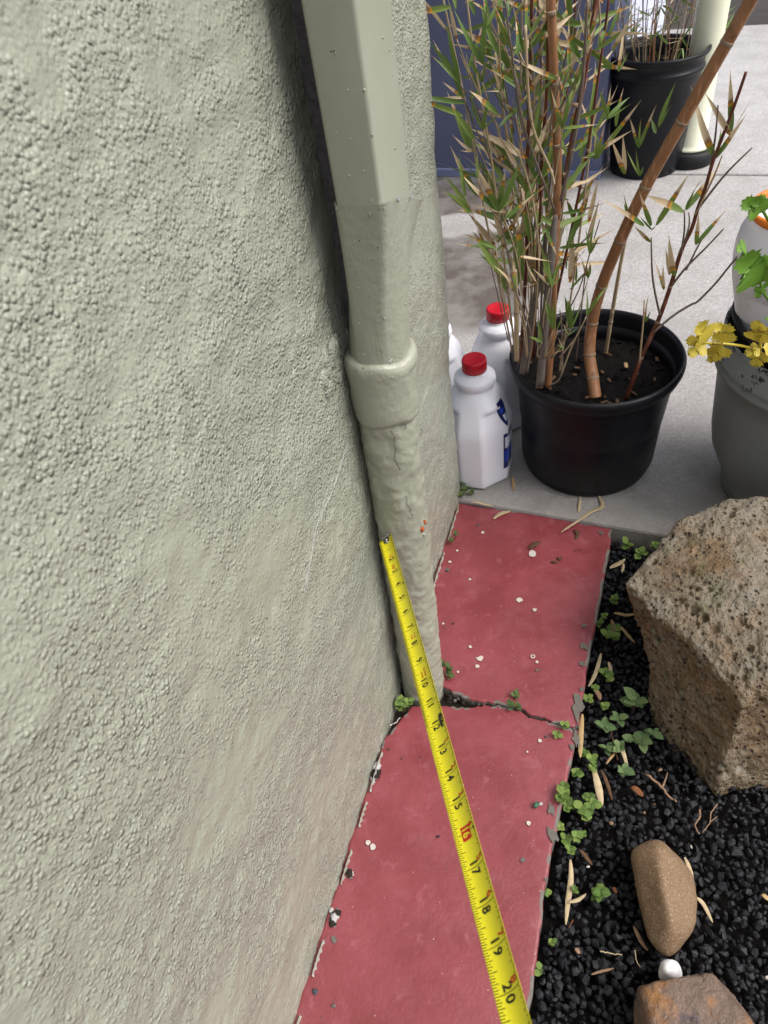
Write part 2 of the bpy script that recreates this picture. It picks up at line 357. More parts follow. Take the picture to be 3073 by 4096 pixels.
def m_greypaint():
    m = MT('peeling_grey_paint', .55, .4); x, y, z = m.sep(m.vec)
    c = m.mix(m.noise(8, 3), (.16, .175, .178), (.205, .22, .222))
    lip = m.math('MULTIPLY', m.ramp(m.noise(42, 5, .65), (.56, 0), (.58, 1)), m.ramp(z, (.272, 0), (.290, 1)))
    c = m.mix(lip, c, (.010, .010, .011)); c = m.mix(m.ramp(m.noise(130, 4), (.70, 0), (.72, .8)), c, (.03, .03, .03)); m.col(c); m.bump(m.math('ADD', m.math('MULTIPLY', lip, -.6), m.noise(150, 3)), .0008); return m.m
def m_celery(name, c1, c2, spot):
    m = MT(name, .45, .4); c = m.mix(m.noise(50, 3), c1, c2)
    if spot: c = m.mix(m.ramp(m.noise(85, 3, .6), (.57, 0), (.61, .9)), c, (.13, .075, .035))
    m.col(c); tr = m.n('ShaderNodeBsdfTranslucent'); m.set(tr.inputs['Color'], c); mx = m.n('ShaderNodeMixShader'); mx.inputs[0].default_value = .25
    out = m.t.nodes['Material Output']; m.t.links.new(m.b.outputs[0], mx.inputs[1]); m.t.links.new(tr.outputs[0], mx.inputs[2]); m.t.links.new(mx.outputs[0], out.inputs[0]); return m.m
def m_glass():
    m = MT('green_glass', .12, .6); m.col((.02, .10, .05)); m.b.inputs['Coat Weight'].default_value = .6; return m.m
def m_haze():
    m = MT('cloudy_bottle_plastic', .35, .45); x, y, z = m.sep(m.vec)
    c = m.mix(m.ramp(m.noise(24, 5, .6), (.52, 0), (.72, .75)), (.80, .81, .88), (.34, .33, .36))
    c = m.mix(m.ramp(z, (.40, 0), (.45, 1)), c, (.84, .85, .92)); m.col(c); m.b.inputs['Subsurface Weight'].default_value = .2; m.b.inputs['Subsurface Radius'].default_value = (.02, .02, .02); m.b.inputs['Subsurface Scale'].default_value = .3; return m.m
M.update(jug=m_jug(), yellow=m_yellow(), steel=m_steel(), river=m_river(), flatrock=m_flat(), whitestone=m_white(), greypaint=m_greypaint(), glass=m_glass(), cloudy=m_haze(),
         celery=m_celery('celery_leaf_green', (.10, .25, .018), (.20, .36, .05), False), celeryellow=m_celery('celery_leaf_yellow', (.55, .42, .02), (.68, .56, .09), True))

# ================================================================== SETTING
ZP, ZG = .008, -.030           # patio top, gravel top
structure(mk('ground', [(-150, -150, -.075), (150, -150, -.075), (150, 150, -.075), (-150, 150, -.075)], [(0, 1, 2, 3)], M['ground'], smooth=False))
# patio: two bays with a joint between them
DE = np.array([.8805, -.4740, 0])                    # along the patio's front edge
DA = np.array([.4740, .8805, 0])
PE0 = np.array([.1612, .957, 0])
def patio_pt(a, b, z): return PE0 + a * DE + b * DA + np.array([0, 0, z])
def slab_prism(a0, a1, b0, b1, top, bot, r=.006):
    V = []
    for z, i in ((bot, 0), (top - r, 0), (top - r * .3, r * .3), (top, r)):
        V += [patio_pt(a0 + i, b0 + i, z), patio_pt(a1 - i, b0 + i, z), patio_pt(a1 - i, b1 - i, z), patio_pt(a0 + i, b1 - i, z)]
    return V, rings((4, 4), True, True, True)
pat = structure(ob('patio', None)); 
for b0, b1 in ((0, 1.556), (1.566, 3.25)):
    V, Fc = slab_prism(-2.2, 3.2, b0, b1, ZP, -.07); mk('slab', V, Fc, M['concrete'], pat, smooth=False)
V, Fc = slab_prism(-2.2, 3.2, 1.54, 1.58, -.004, -.065); mk('joint_filler', V, Fc, M['grit'], pat, smooth=False)
dv = [patio_pt(-3, 3.26, -.01), patio_pt(9, 3.26, -.01), patio_pt(9, 12, -.01), patio_pt(-3, 12, -.01)]
structure(mk('driveway', dv, [(0, 1, 2, 3)], M['asphalt'], smooth=False))

# red path: two slabs with a ragged crack between them
def jag(A, B, n, amp, seed, z=0):
    A, B = np.array(A[:2]), np.array(B[:2]); r = np.random.default_rng(seed); t = np.linspace(0, 1, n)
    d = (B - A); nn = np.array([-d[1], d[0]]) / np.linalg.norm(d); j = r.normal(0, amp, n); j[0] = j[-1] = 0
    j = j * .6 + np.roll(j, 1) * .4; return [A + d * t[k] + nn * j[k] for k in range(n)]
def multi(pts, n, amp, seed):
    out = []
    for k in range(len(pts) - 1): out += jag(pts[k], pts[k + 1], n, amp, seed + k)[:-1]
    return out + [np.array(pts[-1][:2])]
def plate(poly, top, bot, r=.0026):
    P = np.array(poly); n = len(P)
    if sum(P[k][0] * P[(k + 1) % n][1] - P[(k + 1) % n][0] * P[k][1] for k in range(n)) < 0: P = P[::-1]
    e = np.roll(P, -1, 0) - np.roll(P, 1, 0); nn = np.stack([-e[:, 1], e[:, 0]], 1); nn /= np.linalg.norm(nn, axis=1)[:, None] + 1e-9
    V = []
    for z, i in ((bot, 0), (top - r, 0), (top - r * .35, r * .25), (top - .0002, r * .8), (top, r * 1.6)): V += [(*(P[k] + nn[k] * i), z) for k in range(n)]
    return V, n
g = lambda x, y, z=0.: gz(x, y, z)[:2]
WL = lambda s, d: wp(s, d, 0)[:2]
crack_top = [g(1700, 2716), g(1790, 2755), g(1850, 2790), g(1905, 2800), g(1945, 2805), g(2010, 2820), g(2080, 2832), g(2130, 2862), g(2200, 2880), g(2262, 2900), g(2318, 2898)]
crack_bot = [g(1650, 2822), g(1790, 2822), g(1850, 2826), g(1905, 2825), g(1945, 2819), g(2010, 2825), g(2080, 2839), g(2130, 2870), g(2200, 2889), g(2262, 2911), g(2312, 2920)]
far_poly = multi(crack_top, 7, .0017, 5) + multi([g(2318, 2898), g(2345, 2700), g(2395, 2430), g(2430, 2250), g(2448, 2115)], 9, .0012, 20)[1:] + \
    multi([g(2448, 2115), g(2150, 2058), g(1868, 2016)], 8, .0010, 30)[1:] + multi([g(1868, 2016), WL(.83, -.003), WL(.60, -.003), WL(.50, -.001), g(1700, 2716)], 9, .0012, 40)[1:-1]
near_poly = multi(crack_bot, 7, .0017, 60) + multi([g(2312, 2926), g(2262, 3150), g(2205, 3420), g(2160, 3720), g(2133, 3970), WL(-.35, .20), WL(-.8, .20)], 9, .0012, 70)[1:] + \
    multi([WL(-.8, -.004), WL(-.3, -.003), WL(0, -.003), WL(.20, -.002), WL(.33, -.001), g(1650, 2822)], 11, .0013, 80)[:-1]
path = structure(ob('red_path', None))
from mathutils.geometry import delaunay_2d_cdt
for poly in (far_poly, near_poly):
    V, n = plate(poly, 0, -.06); V = [tuple(map(float, q)) for q in V]
    ring_ = [Vector(q[:2]) for q in V[4 * n:]]; X = np.array(ring_)
    extra = [Vector((x, y)) for x in np.arange(X[:, 0].min(), X[:, 0].max(), .014) for y in np.arange(X[:, 1].min(), X[:, 1].max(), .014)]
    vv, _, ff, _, _, _ = delaunay_2d_cdt(ring_ + extra, [], [list(range(n))], 1, 1e-6)
    top = np.array([(q[0], q[1], 0) for q in vv]); edge = np.min(np.linalg.norm(top[:, None, :2] - X[None], axis=2), axis=1)
    top[:, 2] = np.clip(edge / .02, 0, 1) * (.0008 * fbm(top * 30, 3) + .0010 * fbm(top * 8, 2)); o_ = 4 * n
    near_ = [int(np.argmin(np.linalg.norm(top[:, :2] - q, axis=1))) for q in X]
    Fc = rings((4, n), True, True, False) + [(3 * n + j, 3 * n + (j + 1) % n, o_ + near_[(j + 1) % n], o_ + near_[j]) for j in range(n)] + [tuple(o_ + i for i in f) for f in ff]
    Fc = [tuple(dict.fromkeys(f)) for f in Fc]; Fc = [f for f in Fc if len(f) > 2]
    me = mesh('slab', V[:4 * n] + [tuple(q) for q in top], Fc, True); me.materials.append(M['red']); me.materials.append(M['slabside'])
    for k, p in enumerate(me.polygons):
        c_ = p.center
        if k < n or (k < 4 * n and float(vnoise(np.array(c_) * 40)) + .5 * float(vnoise(np.array(c_) * 130)) > (.05 if c_[0] > .1 else .35)): p.material_index = 1
    ob('slab', me, None, path)
structure(mk('crack_bed', [(*WL(-.85, -.05), -.022), (*WL(-.85, .19), -.022), (*g(2300, 2900), -.022), (*g(2430, 2150), -.022), (*WL(.86, -.05), -.022)], [(0, 1, 2, 3, 4)], M['grit'], smooth=False))
def patch(name, px, py, r, mat, parent, z=.0022, asp=1.0, seed=0, hole=0, n=12, rot=0.0, rag=.22):
    c = gz(px, py, 0); rr = np.random.default_rng(seed + int(px) * 7 + int(py)); V = []; k = r / 2840 * np.linalg.norm(c - CAM)
    a = np.arange(n) * 2 * math.pi / n; q = 1 + rr.normal(0, rag, n)
    X, Y = k * q * np.cos(a), k * asp * q * np.sin(a)
    V = [(c[0] + X[i] * math.cos(rot) - Y[i] * math.sin(rot), c[1] + X[i] * math.sin(rot) + Y[i] * math.cos(rot), z) for i in range(n)]
    if hole:
        V += [(c[0] + (X[i] * math.cos(rot) - Y[i] * math.sin(rot)) * hole, c[1] + (X[i] * math.sin(rot) + Y[i] * math.cos(rot)) * hole, z) for i in range(n)]
        return mk(name, V, rings((2, n)), mat, parent, smooth=False)
    return mk(name, V, [tuple(range(n))], mat, parent, smooth=False)
for px, py, r in ((2130, 2218, 15), (2080, 2402, 12), (2140, 2442, 8), (1920, 2637, 13), (1910, 2668, 8), (2148, 2650, 6), (1833, 2690, 5), (1474, 3373, 9), (1493, 3388, 12), (1407, 3497, 9), (2115, 3295, 8), (2160, 2965, 7), (1800, 2250, 6), (1830, 2205, 5), (1880, 2320, 5), (1774, 2497, 5), (1932, 2133, 6), (1882, 2590, 7), (1853, 3375, 4), (2110, 3010, 4)):
    patch('paint_drop', px, py, r, M['spot'], path, rag=.14)
patch('paint_ring', 2132, 2628, 9, M['spot'], path, hole=.55, rag=.06)
for px, py, r, asp, rot in ((2150, 2682, 10, .4, 0), (2213, 3340, 16, 1.6, .2), (2340, 2590, 12, 1.4, .3), (2311, 2830, 17, 3.2, -.25), (2330, 2660, 9, 1.3, 0), (2336, 2505, 8, 1, 0), (2305, 2960, 12, 2.4, -.2), (2290, 2990, 9, 1.4, 0), (2405, 2135, 7, 1.5, 0), (2205, 3240, 11, 1.9, 0), (2092, 3445, 9, .9, 0), (2330, 2760, 8, 1.2, 0), (1790, 2280, 9, .8, 0), (1960, 3660, 7, 1.6, .3), (2185, 3520, 7, .8, .4), (1348, 3650, 11, 1.0, .3), (1400, 3505, 9, 1.3, .5), (1340, 3760, 9, 1.5, .4)):
    patch('paint_chip', px, py, r, M['chip'], path, asp=asp, rot=rot, n=14, rag=.3)
for k in range(60):
    t_ = random.random() ** 1.6; x_, y_ = 1790 + 330 * t_, 2795 + 26 * t_ + random.uniform(-16, 18) * (1 - t_ * .8)
    blob('crack_crumb', gz(x_, y_, -.008), random.uniform(.0012, .0032), (1, 1, .8), M['grit'] if k % 5 else M['chip'], path, k, 1, .4, 2)
# bed of soil under the gravel
bedV = [(*g(2300, 2900), -.05), (*WL(-1.2, .18), -.05), (1.6, -1.2, -.05), (*patio_pt(1.6, .02, 0)[:2], -.05), (*patio_pt(.24, .02, 0)[:2], -.05)]
structure(mk('garden_bed', bedV, [(0, 1, 2, 3, 4)], M['soil'], smooth=False))

# ------------------------------------------------------------------ stucco wall
def build_wall():
    S = np.concatenate([[-3.2, -2.2, -1.4, -.9, -.6, -.42], np.arange(-.32, .852, .0042)])
    Z = np.concatenate([[-.07, -.03, -.012], np.arange(-.006, 1.06, .0042), [1.1, 1.2, 1.4, 1.8, 2.3, 2.9]])
    S_END = .8600; rad = .010
    cols = [(wp(s, 0, 0), WN, s) for s in S if s < S_END - rad - .002]
    for a in np.linspace(0, math.pi / 2, 7):
        nn = WN * math.cos(a) + WT * math.sin(a); cols.append((wp(S_END - rad, -rad, 0) + nn * rad, nn, S_END + a * .01))
    for k in range(1, 40): cols.append((wp(S_END, -rad - k * .0045, 0), WT, S_END + .02 + k * .0045))
    for k in (.3, .6, 1.2, 2.4): cols.append((wp(S_END, -k, 0), WT, S_END + .2 + k))
    for k in (1, 2): cols.append((wp(S_END if k == 1 else -3.2, -2.4 - .01, 0), -WN, S_END + 3 + k))
    P = np.array([[c[0] + np.array([0, 0, z]) for c in cols] for z in Z]); N = np.array([c[1] for c in cols])
    s_ = np.array([c[2] for c in cols]); fade = np.clip((s_ + .38) / .1, 0, 1) * (s_ < S_END + .3); fz = np.clip((1.08 - Z) / .08, 0, 1) * (Z > -.02)
    lump = .0011 * fbm(P * 55, 2) + .0020 * fbm(P * 16, 3) + .0036 * fbm(P * 4.5, 2)
    rough = np.clip(fbm(P * 9, 2) + .35, 0, 1.2) * .0016 * np.maximum(fbm(P * 120, 1), -.2)
    foot = np.exp(-np.maximum(Z, 0)[:, None] / .012) * (.0016 + .0018 * fbm(P * 70, 2))     # slopped render at the foot
    D = (lump + rough + foot) * fade[None, :] * fz[:, None]
    P = P + N[None] * D[..., None]
    nz, ns = len(Z), len(cols)
    return P.reshape(-1, 3), rings((nz, ns), False)
V, Fc = build_wall()
wallV, wallF = V, Fc
wall = tag(mk('stucco_wall', V, Fc, M['stucco']), 'sage green stucco wall filling the picture\'s side beside the red path', 'wall')
for k, (px, py, r) in enumerate(((1338, 1425, .013), (1352, 1490, .010), (1305, 1450, .011), (1352, 1385, .009), (1320, 1550, .010), (1300, 1520, .009))):
    d = ray(px, py); c = CAM + d * (np.dot(W0 - CAM, WN) / np.dot(d, WN)) - WN * .002
    D, Fl = ico(3); q = D * r * (1 + .4 * fbm(D * 1.6 + k * 3.7, 3))[:, None]; q[:, 2] *= 1.5; q = q - WN * (q @ WN * .55)[:, None]; mk('mortar_lump', q + c, Fl, M['stucco'], wall)
from mathutils.bvhtree import BVHTree
_wb = BVHTree.FromPolygons([tuple(q) for q in wallV], wallF)
def on_wall(px, py):
    h = _wb.ray_cast(Vector(CAM), Vector(ray(px, py)).normalized()); return None if h[0] is None else np.array(h[0])
P = [on_wall(x, y) for x, y in smooth_path([(1390, 1770, 0), (1372, 1830, 0), (1330, 1960, 0), (1268, 2100, 0), (1245, 2220, 0), (1215, 2370, 0)], 40)[:, :2]]; P = [q + WN * .0003 for q in P if q is not None]
if len(P) > 4: Vt, Ft = tube(P, .00045, 5); mk('hairline_crack', Vt, Ft, M['mortar'], wall)
for px, py in ((362, 2284), (1065, 2473), (1268, 2766), (1128, 2832), (1382, 1982), (1408, 2574), (855, 2480), (640, 3120), (980, 3420)):
    q = on_wall(px, py)
    if q is not None: blob('dirt_speck', q, .0009, (1, 1, 1), M['brown'], wall, px, 1, .3)
# pale ragged paint line and crumbled joints at the wall's foot
for k, (s0, s1) in enumerate(((.31, .25), (.235, .20), (.60, .53), (.70, .61), (.82, .73), (.17, .125), (.06, .02), (-.02, -.10))):
    n = 14; t = np.linspace(s0, s1, n); V = []
    for j, s in enumerate(t): V.append(wp(s, .0062 + .0015 * math.sin(j * 2.1 + k), .0012 + .001 * (j % 2)))
    for j, s in enumerate(t): V.append(wp(s, .0050, .006 + .005 * abs(math.sin(j * 1.3 + k * 2)) * math.sin(math.pi * j / (n - 1))))
    mk('paint_edge', V, rings((2, n), False), M['pipe'] if k % 3 else M['paintrag'], wall)
for k, (px, py, r, mt) in enumerate(((1508, 3068, .006, 'mortar'), (1515, 3085, .004, 'grit'), (1500, 3105, .006, 'grit'), (1493, 3120, .004, 'mortar'), (1337, 3672, .0055, 'mortar'), (1330, 3690, .004, 'grit'), (1348, 3655, .004, 'grit'), (1396, 3490, .004, 'grit'), (1325, 3640, .003, 'mortar'))):
    blob('mortar_crumb', gz(px, py, .002) + np.array([0, 0, 0]), r, (1, 1.3, .6), M[mt], path, k, 2, .6, 2.0)

# ------------------------------------------------------------------ blue wall, pale panel for its lit return face, behind
ba = math.radians(-29.5); BD = np.array([math.cos(ba), math.sin(ba), 0]); BN = np.array([math.sin(ba), -math.cos(ba), 0]); BN = BN if BN[1] < 0 else -BN
B0 = np.array([.416, 2.556, 0])
def bl(a, d, z): return B0 + BD * a + BN * d + np.array([0, 0, z])
def lbox(a0, a1, d0, d1, z0, z1):
    V = [bl(a, d, z) for z in (z0, z1) for a, d in ((a0, d0), (a1, d0), (a1, d1), (a0, d1))]
    return V, [(0, 3, 2, 1), (4, 5, 6, 7), (0, 1, 5, 4), (1, 2, 6, 5), (2, 3, 7, 6), (3, 0, 4, 7)]
bw = thing('blue_wall', 'slate blue painted wall behind the bamboo plant', 'wall', loc=(0, 0, 0))
V, Fc = lbox(-1.6, .54, 0, -1.5, ZP, 2.8); mk('wall_face', V, Fc, M['blue'], bw, smooth=False)
V, Fc = lbox(-1.6, .542, .014, -.02, ZP + .001, .032); mk('base_trim', V, Fc, M['bluetrim'], bw, smooth=False)
V, Fc = lbox(.5405, .556, -.20, -1.35, ZP, 2.1); mk('lit_return_panel', V, Fc, M['lit_return'], bw, smooth=False)  # pale panel: brighter light on the wall's return face put into its colour

# ================================================================== DOWNPIPE
pipe = thing('downpipe', 'sage painted downpipe, square above and round below, against the stucco wall', 'downpipe', loc=wp(.45, .033, 0))
pl = np.array(pipe.location)
def pmk(name, V, Fc, mat, smooth=True): return mk(name, [np.array(q) - pl for q in V], Fc, mat, pipe, smooth)
def lc(z):   # centre line of the round pipe
    t = z / .55; return np.array([.4374 + .0262 * t, .0335 + .0015 * t])
NS = 96
def round_pipe(z0, z1, n, r, amp, sc):
    V = []
    for z in np.linspace(z0, z1, n):
        s, d = lc(z)
        for k in range(NS):
            a = 2 * math.pi * k / NS; q = wp(s + r * math.cos(a), d + r * math.sin(a), z); V.append(q)
    V = np.array(V); ctr = np.repeat(np.array([wp(*lc(z), z) for z in np.linspace(z0, z1, n)]), NS, 0)
    u = (V - ctr) / r; h = amp * fbm(V * sc, 3) + amp * .7 * np.maximum(fbm(V * 140, 2), 0)
    return V + u * h[:, None], rings((n, NS))
V, Fc = round_pipe(-.03, .545, 190, .0316, .0016, 62); pmk('lower_pipe', V, Fc, M['pipe'])
V = []; prof = [(.0318, .515), (.0335, .519), (.0352, .524), (.0358, .535), (.0360, .56), (.0362, .585), (.0368, .598), (.0376, .606), (.0374, .613), (.0362, .6185), (.0342, .6215), (.0318, .6225), (.0295, .6230)]
prof = [(r_, .515 + (z_ - .515) * .72) for r_, z_ in prof]; fp = []
for k in range(len(prof) - 1):
    for t in np.linspace(0, 1, 4)[:-1]: fp.append(tuple(np.array(prof[k]) * (1 - t) + np.array(prof[k + 1]) * t))
fp.append(prof[-1])
for r, z in fp:
    s, d = lc(z)
    for k in range(NS):
        a = 2 * math.pi * k / NS; q = np.array([math.cos(a), math.sin(a)])
        dz = (.0016 * math.sin(a * 2 + .6) + .0012 * math.sin(a * 5)) * np.clip((z - .565) / .02, 0, 1) + .002 * math.sin(a * 3) * np.clip((.54 - z) / .02, 0, 1)
        V.append(wp(s + r * q[0], d + r * q[1], z + dz))
V = np.array(V); V = V + (WN * .0009)[None] * fbm(V * 70, 3)[:, None] + np.array([0, 0, .0010])[None] * fbm(V * 60, 2)[:, None]
pmk('collar', V, rings((len(fp), NS)), M['pipe'])
R0, R1, RD0, RD1 = .4345, .5140, .0290, .0690
def rrect(s0, s1, d0, d1, r, n=6):
    out = []
    for cs, cd, a0 in ((s1 - r, d1 - r, 0), (s0 + r, d1 - r, 90), (s0 + r, d0 + r, 180), (s1 - r, d0 + r, 270)):
        for t in np.linspace(0, 90, n): a = math.radians(a0 + t); out.append((cs + r * math.cos(a), cd + r * math.sin(a)))
    return out
rr = rrect(R0, R1, RD0, RD1, .0035); V = []
V += [wp(s, d, .7430 - .38 * max(0, s - R0 - .004)) for s, d in rr]
for z in (.90, 1.2, 1.8, 2.85): V += [wp(s, d, z) for s, d in rr]
pmk('square_spout', V, rings((5, len(rr))), M['spout'])
def ray_rect(s0, s1, d0, d1, a):
    c, sn = math.cos(a), math.sin(a); hs, hd = (s1 - s0) / 2, (d1 - d0) / 2
    k = 1 / ((abs(c) / hs) ** 14 + (abs(sn) / hd) ** 14) ** (1 / 14); return (s0 + s1) / 2 + k * c, (d0 + d1) / 2 + k * sn
def seam(s_): return .7490 - .38 * max(0, s_ - R0 - .004)
V = [wp(s, d, z) for z in (.60, .9, 1.6, 2.85) for s, d in ((R1 - .03, -.004), (R1 - .004, -.004), (R1 - .004, RD0 + .004), (R1 - .03, RD0 + .004))]; pmk('gap_light_block', V, rings((4, 4), True, True, True), M['gap_block'], False)  # added strip behind the spout, blocks light so the gap stays dark
V = []; NZ = 26
for i, z in enumerate(np.linspace(.575, .7490, NZ)):
    t = i / (NZ - 1); t2 = t ** 1.25; s, d = lc(z)
    for k in range(NS):
        a = 2 * math.pi * k / NS; rs, rd = ray_rect(R0 - .0022, R1 + .010, RD0 - .002, RD1 + .004, a); cs, cd = s + .0310 * math.cos(a), d + .0310 * math.sin(a)
        V.append(wp(cs + (rs - cs) * t2, cd + (rd - cd) * t2 + (.005 * max(0, (rs - R0) / (R1 - R0)) * (1 if rd > .05 else 0)) * t ** 3, z + (seam(cs + (rs - cs) * t2) - .7490) * t ** 1.5 + (.0012 * math.sin(a * 7 + 1) if i == NZ - 1 else 0)))
pmk('square_to_round_sleeve', V, rings((NZ, NS)), M['pipe'])
V2 = [np.array(q) for q in V[-NS:]]; cc = wp((R0 + R1) / 2, (RD0 + RD1) / 2, .7490)
V3 = [cc + (q - cc) * np.array([.955, .955, 1]) + np.array([0, 0, -.0015]) for q in V2]; pmk('sleeve_lip', V2 + V3, rings((2, NS)), M['pipe'], False)
# cracks in the paint, bare metal and rust, set on the curved surface
def surf(px, py, z=None, off=.0004):
    """point of the pipe's front surface seen at a pixel (round part)"""
    d = ray(px, py); best = None
    for t in np.linspace(.5, 1.3, 1600):
        p = CAM + d * t; z = p[2]; s, dd = lc(z); r = .0324 if z < .52 else (.0366 if z < .59 else .0)
        if r == 0: continue
        c = wp(s, dd, z); q = p - c
        if np.hypot(q[0], q[1]) < r + off: return p
    return None
def crack(px, wd, mat, name='paint_crack'):
    P = [surf(*q) for q in px]; P = [q for q in P if q is not None]
    if len(P) < 2: return
    V, Fc = tube(P, wd, 5); pmk(name, V, Fc, mat)
crack([(1563, 1722), (1578, 1745), (1577, 1775), (1584, 1800), (1578, 1835), (1590, 1860), (1602, 1880)], .00026, M['grit'])
crack([(1625, 1985), (1630, 2000), (1627, 2018), (1640, 2030), (1643, 2050), (1652, 2062)], .00026, M['grit'])
crack([(1622, 1690), (1624, 1715)], .0003, M['grit'])
for px, py, n, r, mt, nm in ((1697, 2090, 3, .0028, 'rust', 'rust_spot'), (1688, 2118, 3, .0030, 'rust', 'rust_spot'), (1695, 2140, 2, .002, 'paintrag', 'peeled_paint')):
    c = surf(px, py)
    if c is not None: blob(nm, c - pl, r, (1, .5, 1.4), M[mt], pipe, px, 2, .5, 2)
def flat_on(px, py, r, mt, nm, asp=1.0):
    d = ray(px, py); n0 = WN; pt = CAM + d * (np.dot(wp(0, RD1 + .0030, 0) - CAM, n0) / np.dot(d, n0)) if px > 1560 else CAM + d * (np.dot(wp(R0 - .0024, 0, 0) - CAM, -WT) / np.dot(d, -WT))
    blob(nm, pt - pl, r, (.45, .45, asp), M[mt], pipe, px, 2, .5, 2.4)
flat_on(1628, 845, .0038, 'metalchip', 'bare_metal_spot', 2.2)
flat_on(1592, 800, .0030, 'metalchip', 'bare_metal_spot', .6); flat_on(1648, 796, .0034, 'metalchip', 'bare_metal_spot', .8); flat_on(1480, 858, .0016, 'pipe', 'paint_bump')
for k, (px, py, r) in enumerate(((1555, 1450, .0045), (1572, 1462, .004), (1542, 1466, .003))):
    d = ray(px, py); s, dd = lc(.60); c = wp(s, dd, .60); t = np.linspace(.5, 1.2, 1200)
    for q in t:
        p = CAM + d * q
        if np.hypot(*(p - c)[:2]) < .0316: blob('peeled_paint', p - pl, r, (.8, .25, .7), M['paintrag'], pipe, k, 2, .5, 2); break

from mathutils.bvhtree import BVHTree
_pv, _pf = [], []
for ch in pipe.children:
    if ch.name.split('.')[0] in ('lower_pipe', 'collar', 'square_spout', 'square_to_round_sleeve'):
        o_ = len(_pv); _pv += [q.co[:] for q in ch.data.vertices]; _pf += [tuple(i + o_ for i in p.vertices) for p in ch.data.polygons]
_bv = BVHTree.FromPolygons(_pv, _pf)
def on_pipe(px, py):
    d = ray(px, py); h = _bv.ray_cast(Vector(CAM - pl), Vector(d).normalized()); return None if h[0] is None else (np.array(h[0]), np.array(h[1]))
def paint_run(pxs, r, mat='pipe', name='paint_run', sink=.35):
    P = [on_pipe(*q) for q in smooth_path([(x, y, 0) for x, y in pxs], 4 * len(pxs))[:, :2]]; P = [q[0] - q[1] * r * sink for q in P if q is not None]
    if len(P) > 2: V, Fc = tube(P, np.linspace(r, r * 1.4, len(P)) * (1 + .25 * np.sin(np.arange(len(P)) * 1.7)), 6); mk(name, V, Fc, M[mat], pipe)
R5 = random.Random(3)
for k in range(120):
    h = on_pipe(R5.uniform(1230, 1720), R5.uniform(30, 2700))
    if h is not None: blob('paint_bump', h[0], R5.uniform(.0005, .0012), (1, 1, 1.2), M['pipe'], pipe, k, 1, .2)
for px, py in ((1337, 205), (1325, 205), (1438, 962), (1513, 990), (1453, 1473), (1388, 1453), (1427, 1485), (1448, 1702), (1680, 2262)):
    h = on_pipe(px, py)
    if h is not None: blob('dirt_speck', h[0], .0007, (1, 1, 1), M['grit'], pipe, px, 1, .2)

# ================================================================== TAPE MEASURE
TS = 1.018; INCH = .0254 * TS; D0 = .834 * TS
def tp(t):
    s = 1 - .02688 * t; return gd((1542.9 - 30.08 * t) / s, (2152.5 - 16.0 * t) / s, D0 * s)
T0, T1 = tp(0), tp(20); AX = (T1 - T0) / np.linalg.norm(T1 - T0)
HX = np.array([AX[1], -AX[0], 0]); HX /= np.linalg.norm(HX); HX = HX if HX[0] > 0 else -HX
NU = np.cross(HX, AX); NU = NU if NU[2] > 0 else -NU
BW = .0194
def blade(u, v, off=0.0):
    """u inches from the hook, v metres across (positive to the right), off above the printed face"""
    roll = math.radians(27 + .35 * u); Xd = HX * math.cos(roll) + NU * math.sin(roll); Nn = -HX * math.sin(roll) + NU * math.cos(roll)
    R_ = .0155; a = v / R_; sag = R_ * (1 - math.cos(a)); wv = R_ * math.sin(a)
    nn = Nn * math.cos(a) - Xd * math.sin(a)
    return T0 + AX * (u * INCH) + Xd * wv + Nn * (sag - .0012) + nn * off
tape = thing('tape_measure', 'yellow tape measure blade stretched from the downpipe towards the viewer', 'tape measure', loc=T0)
def tmk(name, V, Fc, mat, parent=None, smooth=True): return mk(name, [np.array(q) - T0 for q in V], Fc, mat, parent or tape, smooth)
US = np.linspace(0, 27, 136); VS = np.linspace(-BW / 2, BW / 2, 17)
V = []
for u in US: V += [blade(u, q) for q in VS] + [blade(u, q, -.00016) for q in VS[::-1]]
tmk('blade', V, rings((len(US), 34), True, True, True), M['yellow'])
PR = .00007
def pquad(u0, u1, v0, v1, n=1, off=PR):
    V = []; 
    for i in range(n + 1): v = v0 + (v1 - v0) * i / n; V += [blade(u0, v, off), blade(u1, v, off)]
    return V, [(2 * i, 2 * i + 1, 2 * i + 3, 2 * i + 2) for i in range(n)]
bk = []; L, Rr = -BW / 2 + .0001, BW / 2 - .0001
for k in range(0, 27 * 32):
    u = k / 32
    if u > 12 and k % 2: continue
    if k % 32 == 0: ln = None
    elif k % 16 == 0: ln = .0052
    elif k % 8 == 0: ln = .0042
    elif k % 4 == 0: ln = .0034
    elif k % 2 == 0: ln = .0027
    else: ln = .0018
    wd = .011 if k % 2 == 0 else .008
    if ln is None:
        if k: bk.append(pquad(u - .010, u + .010, L, Rr, 10))
    else:
        bk.append(pquad(u - wd, u + wd, L, L + ln, 2))
        if k % 2 == 0: bk.append(pquad(u - wd, u + wd, Rr - ln * .72, Rr, 2))
V, Fc = merge(bk); tmk('ruler_ticks', V, Fc, M['black'], smooth=False)
def glyphs(txt, size, bold=.0):
    cu = bpy.data.curves.new('print', 'FONT'); cu.body = txt; cu.size = 1; cu.offset = bold; cu.resolution_u = 3; cu.align_x = 'CENTER'; cu.align_y = 'CENTER'
    o = bpy.data.objects.new('print', cu); COL.objects.link(o); dg = bpy.context.evaluated_depsgraph_get(); dg.update()
    me = o.evaluated_get(dg).to_mesh(); V = np.array([q.co[:] for q in me.vertices]); Fc = [tuple(p.vertices) for p in me.polygons]
    o.evaluated_get(dg).to_mesh_clear(); bpy.data.objects.remove(o); bpy.data.curves.remove(cu)
    c = (V.max(0) + V.min(0)) / 2; return (V - c) * size, Fc, (V.max(0) - V.min(0)) * size
